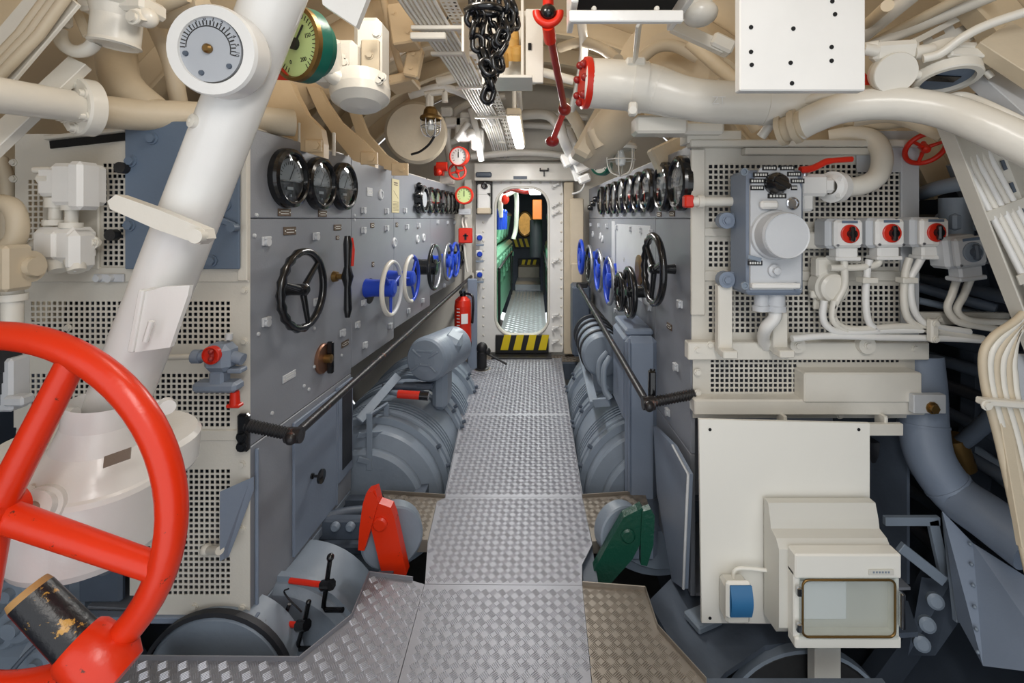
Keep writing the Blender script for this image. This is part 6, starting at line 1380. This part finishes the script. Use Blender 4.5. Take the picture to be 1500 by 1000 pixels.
mb = MB(frame((A+B)/2+sd*.135, FWD) @ Matrix.Rotation(ang, 4, 'Z'))
for k in range(12): mb.box((-.42+k*.075, 0, .0), (.032, .010, .004))
mb.build('slot_row', 'machine_dark', dc, True)
# S-bend cable bundle
for i in range(6):
    o = i*9
    pipe('electric_cable', ['outermost cream cable of the S-bend bundle, nearest the dark hull', 'second cream cable of the S-bend bundle', 'third cable of the S-bend bundle', 'fourth cable of the S-bend bundle', 'fifth cable of the S-bend bundle', 'innermost cream cable of the S-bend bundle, beside the grey plate'][i],
         ((1520, 436+o*.5, 1.42), (1490, 468+o*.45, 1.42), (1456+o*.6, 492+o*.8, 1.42), (1440+o, 520+o*.7, 1.42), (1444+o, 570+o*.3, 1.42), (1462+o, 640, 1.42), (1485+o, 740, 1.40), (1510+o, 850, 1.36)), .0115, 'cream' if i % 2 else 'beige', 10, 'cable', 6)
mb = MB(FM(1474, 590, 1.40)); mb.box((0, 0, 0), (S(80, 1.4), .02, .03), .004, Matrix.Rotation(-.08, 3, 'Z')); bolt(mb, (-.075, 0, .015), (0, 0, 1), .012); solo('cable_clamp', mb, 'cream', 'cream clamp bar across the S-bend cable bundle', 'clamp')
mb = MB(FM(1452, 560, 1.46)); bar(mb.at(Matrix()), P(1448, 500, 1.45), P(1500, 800, 1.38), .03, .02); solo('bundle_backing', mb, 'beige', 'cream backing strip along the S-bend cable bundle', 'strip')
mb = MB(FM(1500, 620, 1.5)); mb.box((0, 0, 0), (.10, .45, .012), .004); solo('grey_plate', mb, 'lightgrey', 'pale grey plate at the hull right of the S-bend cables', 'plate')
# red wheel
handwheel('red_handwheel', 'flat red valve wheel behind the slanting cable channel', frame(P(1350, 212, 1.9), Vector((-.1, -.55, -.45))), S(25, 1.9), .010, 'redplain', 'redplain', 3, .03, False, .016, ph=.5)
# things in the dark opening
dk_ = T('hull_valve', 'dim grey valve bodies in the dark opening behind the light grey switch box', 'valve', P(1400, 330, 2.1))
mb = MB(); mb.cyl(P(1400, 290, 1.88), P(1400, 345, 1.88), .055, n=16); mb.box(P(1402, 325, 1.88), (.11, .1, .07), .01); mb.build('body', 'machine', dk_, True)
MB().tube(sp(pp((1345, 285, 2.1), (1375, 275, 1.9), (1420, 268, 1.8), (1450, 280, 1.75)), 5), .03, 12).build('pipe', 'machine', dk_, True)
mb = MB(); mb.ring(P(1492, 318, 1.68), (-.4, -1, 0), .07, .025, 24, 10); mb.cyl(P(1492, 318, 1.70), P(1470, 318, 1.8), .06, n=16); mb.cyl(P(1470, 240, 1.75), P(1480, 300, 1.75), .05, n=12); mb.cyl(P(1455, 215, 1.75), P(1490, 235, 1.72), .04, n=12); solo('hull_flange', mb, 'beige', 'cream flange ring and stub pipes beyond the slanting cable channel', 'flange')
mb = MB(); mb.box(P(1410, 466, 1.9), (S(130, 1.9), .03, S(18, 1.9)), .004); bolt(mb, P(1362, 468, 1.88), FWD, .01); bolt(mb, P(1376, 468, 1.88), FWD, .01); solo('lower_shelf', mb, 'plate_cream', 'cream ledge below the dark opening', 'ledge')
# grey duct lower right
gd = T('grey_duct', 'thick blue-grey pipe bending out from below the end bracket', 'duct', P(1380, 700, 1.9))
pth = sp(pp((1345, 520, 2.0), (1350, 570, 1.98), (1352, 620, 1.95), (1362, 670, 1.92), (1398, 722, 1.88), (1450, 760, 1.76), (1512, 806, 1.64)), 7)
MB().tube(pth, S(31, 1.9), 26).build('pipe', 'greyblue', gd, True)
for t_ in (.34, .62):
    i = int(t_*(len(pth)-1)); MB().cyl(pth[i], pth[i]+(pth[i+1]-pth[i]).normalized()*.01, S(32, 1.9), n=28).build('weld_seam', 'greyblue', gd, True)
wb_ = T('wing_bracket', 'dark grey bolted bracket frame under the blue-grey pipe', 'bracket', P(1370, 860, 1.85))
mb = MB(); bar(mb, P(1295, 762, 1.9), P(1375, 762, 1.9), .035, .02); bar(mb, P(1318, 800, 1.85), P(1382, 850, 1.85), .04, .02); bar(mb, P(1365, 760, 1.9), P(1385, 850, 1.9), .04, .02); bar(mb, P(1385, 750, 1.88), P(1402, 910, 1.8), .02, .02); mb.build('bars', 'machine', wb_, True)
mb = MB(); pts = [P(1350, 845, 1.95), P(1395, 850, 1.9), P(1405, 910, 1.85), P(1370, 960, 1.9), P(1330, 960, 2.0)]
mb.add(pts, [list(range(5))]); mb.build('web_plate', 'machine_dark', wb_, True)
mb = MB()
for x, y in ((1370, 880), (1358, 914), (1350, 942)): mb.lathe([(.03, -.01), (.03, .006), (.02, .012), (0, .012)], frame(P(x, y, 1.86), (-.3, -1, .2)), 16)
mb.build('round_bosses', 'machine', wb_, True)
gc = T('bilge_cover', 'large blue-grey riveted cover below the blue-grey pipe', 'cover', P(1450, 970, 1.7))
A = [P(1380, 748, 1.86), P(1425, 795, 1.80), P(1440, 975, 1.66), P(1402, 905, 1.78)]; B = [P(1425, 795, 1.80), P(1560, 880, 1.6), P(1560, 990, 1.5), P(1440, 975, 1.66)]
mb = MB(); mb.add(A, [(0, 1, 2, 3)]); mb.add(B, [(0, 1, 2, 3)]); mb.build('sheet', 'greyblue', gc, True)
mb = MB()
for k in range(6): mb.ball(P(1427, 795, 1.80).lerp(P(1440, 970, 1.66), k/5.5)+Vector((-.02, -.005, 0)), .007, 8, 6)
mb.build('rivet_row', 'machine', gc, True)
# pipework in the shadows
for i, (pts, r, m) in enumerate(((((1385, 640, 2.2), (1430, 665, 2.1), (1500, 720, 1.95)), .04, 'machine'), (((1340, 690, 2.2), (1420, 640, 1.95), (1500, 560, 1.74)), .03, 'machine_dark'), (((1280, 640, 2.2), (1300, 700, 2.2), (1305, 760, 2.2)), .05, 'rubber'))):
    pipe('bilge_pipe', ['blue-grey pipe crossing the dark hull beside the S-bend cables', 'dim dark pipe crossing behind the blue-grey pipe', 'black hose in the shadow right of the cream sheet'][i], pts, r, m)
bv = T('bilge_valve', 'small brass valve on the dark hull between the grey pipes', 'valve', P(1405, 690, 2.0)); MB().cyl(P(1395, 640, 2.0), P(1410, 685, 2.0), .05, n=14).build('body', 'brass', bv, True); MB().cyl(P(1380, 660, 1.96), P(1412, 698, 1.94), .008, n=8).build('lever', 'steel', bv, True)
# ---- foundation low right
fd = T('foundation_plate', 'dull grey foundation plate beside the walkway under the cream sheet', 'plate', (.85, 1.75, -.2))
mb = MB(); z = -.16
pts = [PZ(950, 880, z), PZ(1000, 830, z), PZ(1140, 850, z), PZ(1330, 880, z), PZ(1345, 925, z), PZ(1240, 932, z), PZ(1120, 945, z), PZ(1062, 985, z), PZ(1030, 1020, z)]
mb.prism([(p.x, p.y) for p in pts], .02, None, z-.02); mb.build('sheet', 'machine_dark', fd, True)
mb = MB(); mb.box(PZ(1030, 912, z)+Vector((0, 0, .02)), (.12, .09, .03), .006, Matrix.Rotation(.4, 3, 'Z')); mb.build('lug', 'machine', fd, True)
d3 = T('bilge_drum', 'dark stained drum below the floor under the distribution box', 'drum', P(1150, 1060, 1.72))
M = frame(P(1180, 1078, 1.72), (0, 1, 0)); MB(M).lathe([(0, 0), (.30, 0), (.31, .01), (.31, .06)], n=48).build('drum', 'bilge', d3, True)
MB(M).lathe([(.31, -.006), (.322, -.004), (.322, .03), (.31, .032)], n=48).build('rim', 'machine', d3, True)
# ---- distribution board
bs_ = T('mounting_sheet', 'plain cream sheet panel behind the plastic distribution box', 'panel', P(1150, 915, 1.73))
k = 1.72; mb = MB(); pts = [(P(1024, 0, k).x, P(0, 614, k).z), (P(1274, 0, k).x, P(0, 620, k).z), (P(1274, 0, k).x, P(0, 915, k).z), (P(1028, 0, k).x, P(0, 912, k).z)]
MB(frame((0, 1.72, 0), FWD)).prism(pts, .012, None, -.012).build('sheet', 'plastic', bs_, True)
mb = MB()
for x, y in ((1040, 629), (1040, 905), (1258, 629)): mb.lathe([(.006, 0), (.006, .001), (0, .001)], frame(P(x, y, 1.719), FWD), 10)
mb.build('screw_holes', 'darkhole', bs_, True)
dx_ = T('distribution_box', 'cream plastic distribution box with clear window lid', 'fuse box', P(1230, 945, 1.63))
xl, xr = .868, 1.225
pf = [(1.705, .415), (1.675, .415), (1.66, .365), (1.655, .335), (1.62, .325), (1.60, .30), (1.60, .03), (1.62, .0), (1.705, -.01)]
mb = MB(); n = len(pf); A = [(xl-.03, y, z) for y, z in pf]; B = [(xr+.0, y, z) for y, z in pf]
mb.add(A, [list(range(n))]); mb.add(B, [list(range(n))[::-1]]); mb.add(A+B, [(i, n+i, n+(i+1) % n, (i+1) % n) for i in range(n)]); mb.build('back_case', 'plastic_grey', dx_, True)
mb = MB(); mb.box(((xl+xr)/2, 1.578, .275), (xr-xl, .05, .082), .005); mb.box(((xl+xr)/2, 1.578, .018), (xr-xl, .05, .038), .005); mb.box((xl+.012, 1.585, .14), (.024, .045, .22), .004); mb.box((xr-.008, 1.585, .14), (.016, .045, .22), .004); lid = mb.build('lid', 'plastic', dx_, True)
zc_, hz_ = .137, .105
mb = MB(); mb.box(((xl+xr)/2, 1.597, zc_), (xr-xl-.03, .006, .20)); mb.build('breaker_cover', 'plastic_grey', dx_, True)
mb = MB(); mb.box(((xl+xr)/2-.07, 1.588, zc_+.0), (.17, .010, .13), .004); mb.build('painted_reflection', 'dial_white', dx_, True)  # white plate standing in for a lamp reflection on the window
mb = MB(); xc_ = (xl+xr)/2; hw = (xr-xl)/2-.012
mb.tube([Vector((x, 1.552, z)) for x, z in rrect(xc_, zc_, hw-.012, hz_-.010, .02, 5)], .004, 6, True); mb.build('window_gasket', 'brass', dx_, True)
Mw = frame((xc_, 1.553, zc_), FWD); mb = MB(Mw); mb.box((0, 0, 0), (hw*2, hz_*2, .004), .001); wn_ = mb.build('window_lid', 'glass', dx_, True)
mb = MB(); mb.box((xr-.006, 1.545, zc_), (.014, .02, .12), .004); mb.box((xl+.01, 1.548, zc_+.06), (.016, .014, .03), .003); mb.box((xl+.01, 1.548, zc_-.06), (.016, .014, .03), .003); mb.build('window_hinge', 'chrome', dx_, True)
MB(FM(1291, 838, 1.55)).box((0, 0, 0), (S(37, 1.55), S(8, 1.55), .003), .0008).build('brand_strip', 'plastic_grey', dx_, True)
mb = MB(FM(1291, 838, 1.548))
for q in range(6): mb.box(((q-2.5)*.010, 0, 0), (.006, .006, .0008))
mb.build('faint_print', 'machine', dx_, True)
so_ = T('power_socket', 'grey wall socket with blue hinged flap on the cream sheet', 'socket', P(1080, 903, 1.68))
MB().box(P(1076, 876, 1.68), (.088, .07, .135), .010).build('back_box', 'plastic_grey', so_, True)
MB().box(P(1081, 877, 1.64), (.088, .02, .13), .008).build('front_frame', 'plastic', so_, True)
M = FM(1085, 880, 1.628); mb = MB(M); n = 10; hw = .038
vs = [(x, -.055+.11*i/n, .014*math.sin(math.pi*i/n)+.003) for i in range(n+1) for x in (-hw, hw)]
mb.add(vs, [(2*i, 2*i+1, 2*i+3, 2*i+2) for i in range(n)], True); mb.box((0, 0, 0), (hw*2, .11, .006), .002); mb.build('flap', 'socketblue', so_, True)
mb = MB(); mb.tube(sp(pp((1074, 848, 1.69), (1076, 836, 1.69), (1090, 832, 1.69), (1140, 837, 1.69)), 6), .0065, 10); solo('electric_cable', mb, 'plastic', 'thin cream lead from the blue socket to the distribution box', 'cable')
mb = MB(); mb.box(P(1207, 1010, 1.66), (S(38, 1.66), .05, S(150, 1.66)), .004); solo('support_post', mb, 'plastic', 'cream square post under the distribution box', 'post')

# ---- further overhead fittings
def box_thing(name, label, cat, px, py, Y, w_, h_, d_, m, rot=0, bolts=()):
    o = T(name, label, cat, FM(px, py, Y) @ Matrix.Rotation(rot, 4, 'Z'))
    MB().box((0, 0, 0), (S(w_, Y), S(h_, Y), d_), .008).build('case', m, o)
    for bx, by in bolts:
        mb = MB(); bolt(mb, (S(bx, Y), S(by, Y), d_/2), (0, 0, 1), .011); mb.build('bolt', m, o)
    return o
box_thing('frame_box', 'tan ceiling box beside the cable tray head', 'box', 592, 40, 2.3, 34, 60, .12, 'tan', .15, ((-8, 15), (8, -15)))
box_thing('frame_box', 'small tan cleat plate under the cable tray hanger', 'plate', 606, 92, 2.4, 22, 44, .06, 'tan', -.2, ((0, 10), (0, -10)))
box_thing('frame_box', 'tan stiffener block above the brass caged lamp', 'block', 590, 122, 2.6, 40, 14, .2, 'tan', .2, ((-12, 0), (12, 0)))
for i, (pts, r, m, lb) in enumerate((
    (((560, -10, 2.2), (575, 60, 2.4), (590, 110, 2.6), (600, 132, 2.9)), .018, 'tan', 'tan conduit running down behind the cream valve housing'),
    (((655, 0, 2.3), (668, 8, 2.3), (650, 35, 2.3), (648, 52, 2.3)), .005, 'black_matt', 'thin dark wire looping between cable tray and chain'),
    (((850, 20, 2.4), (855, 70, 2.6), (848, 120, 3.0), (838, 160, 3.4)), .025, 'cream', 'cream pipe running down behind the red-edged flange'),
    (((760, 132, 3.2), (762, 160, 3.4)), .02, 'cream', 'cream hanger rod above the fluorescent lamp'),
    (((820, 70, 2.7), (850, 62, 2.6), (880, 70, 2.4), (905, 88, 2.2)), .028, 'beige', 'beige conduit arching from shaft to the hanging flat bar'),
    (((1060, 110, 2.1), (1090, 160, 2.1), (1110, 190, 2.1)), .03, 'beige', 'beige conduit dropping behind the hanging white box'),
    (((1010, 60, 2.0), (1050, 95, 2.0), (1080, 120, 2.0)), .03, 'hull', 'dull conduit behind the diagonal cream bar'),
    (((1395, 240, 1.95), (1420, 300, 1.95), (1450, 360, 1.9)), .022, 'machine', 'grey hose behind the slanting cable channel'),
    (((1345, 420, 2.1), (1400, 436, 2.0), (1460, 452, 1.9)), .022, 'machine_dark', 'dark hose crossing the opening under the grey switch box'),
    (((1345, 440, 2.1), (1400, 452, 2.05), (1460, 466, 1.9)), .016, 'machine', 'thin grey hose crossing the opening under the grey switch box'),
    (((0, 232, 1.7), (12, 270, 1.7), (10, 330, 1.7), (14, 420, 1.7)), .022, 'beige', 'beige pipe up the hull beside the fat cable loop'),
    (((225, 30, 1.7), (250, 90, 1.75), (262, 150, 1.8)), .03, 'beige', 'beige pipe passing behind the rudder dial'))):
    pipe('conduit', lb, pts, r, m)
# name strips and small fittings on the bulkhead
box_thing('bulkhead_box', 'small cream box over the red valve wheel', 'box', 655, 262, 4.5, 22, 16, .08, 'cream')
bpy.context.view_layer.update()
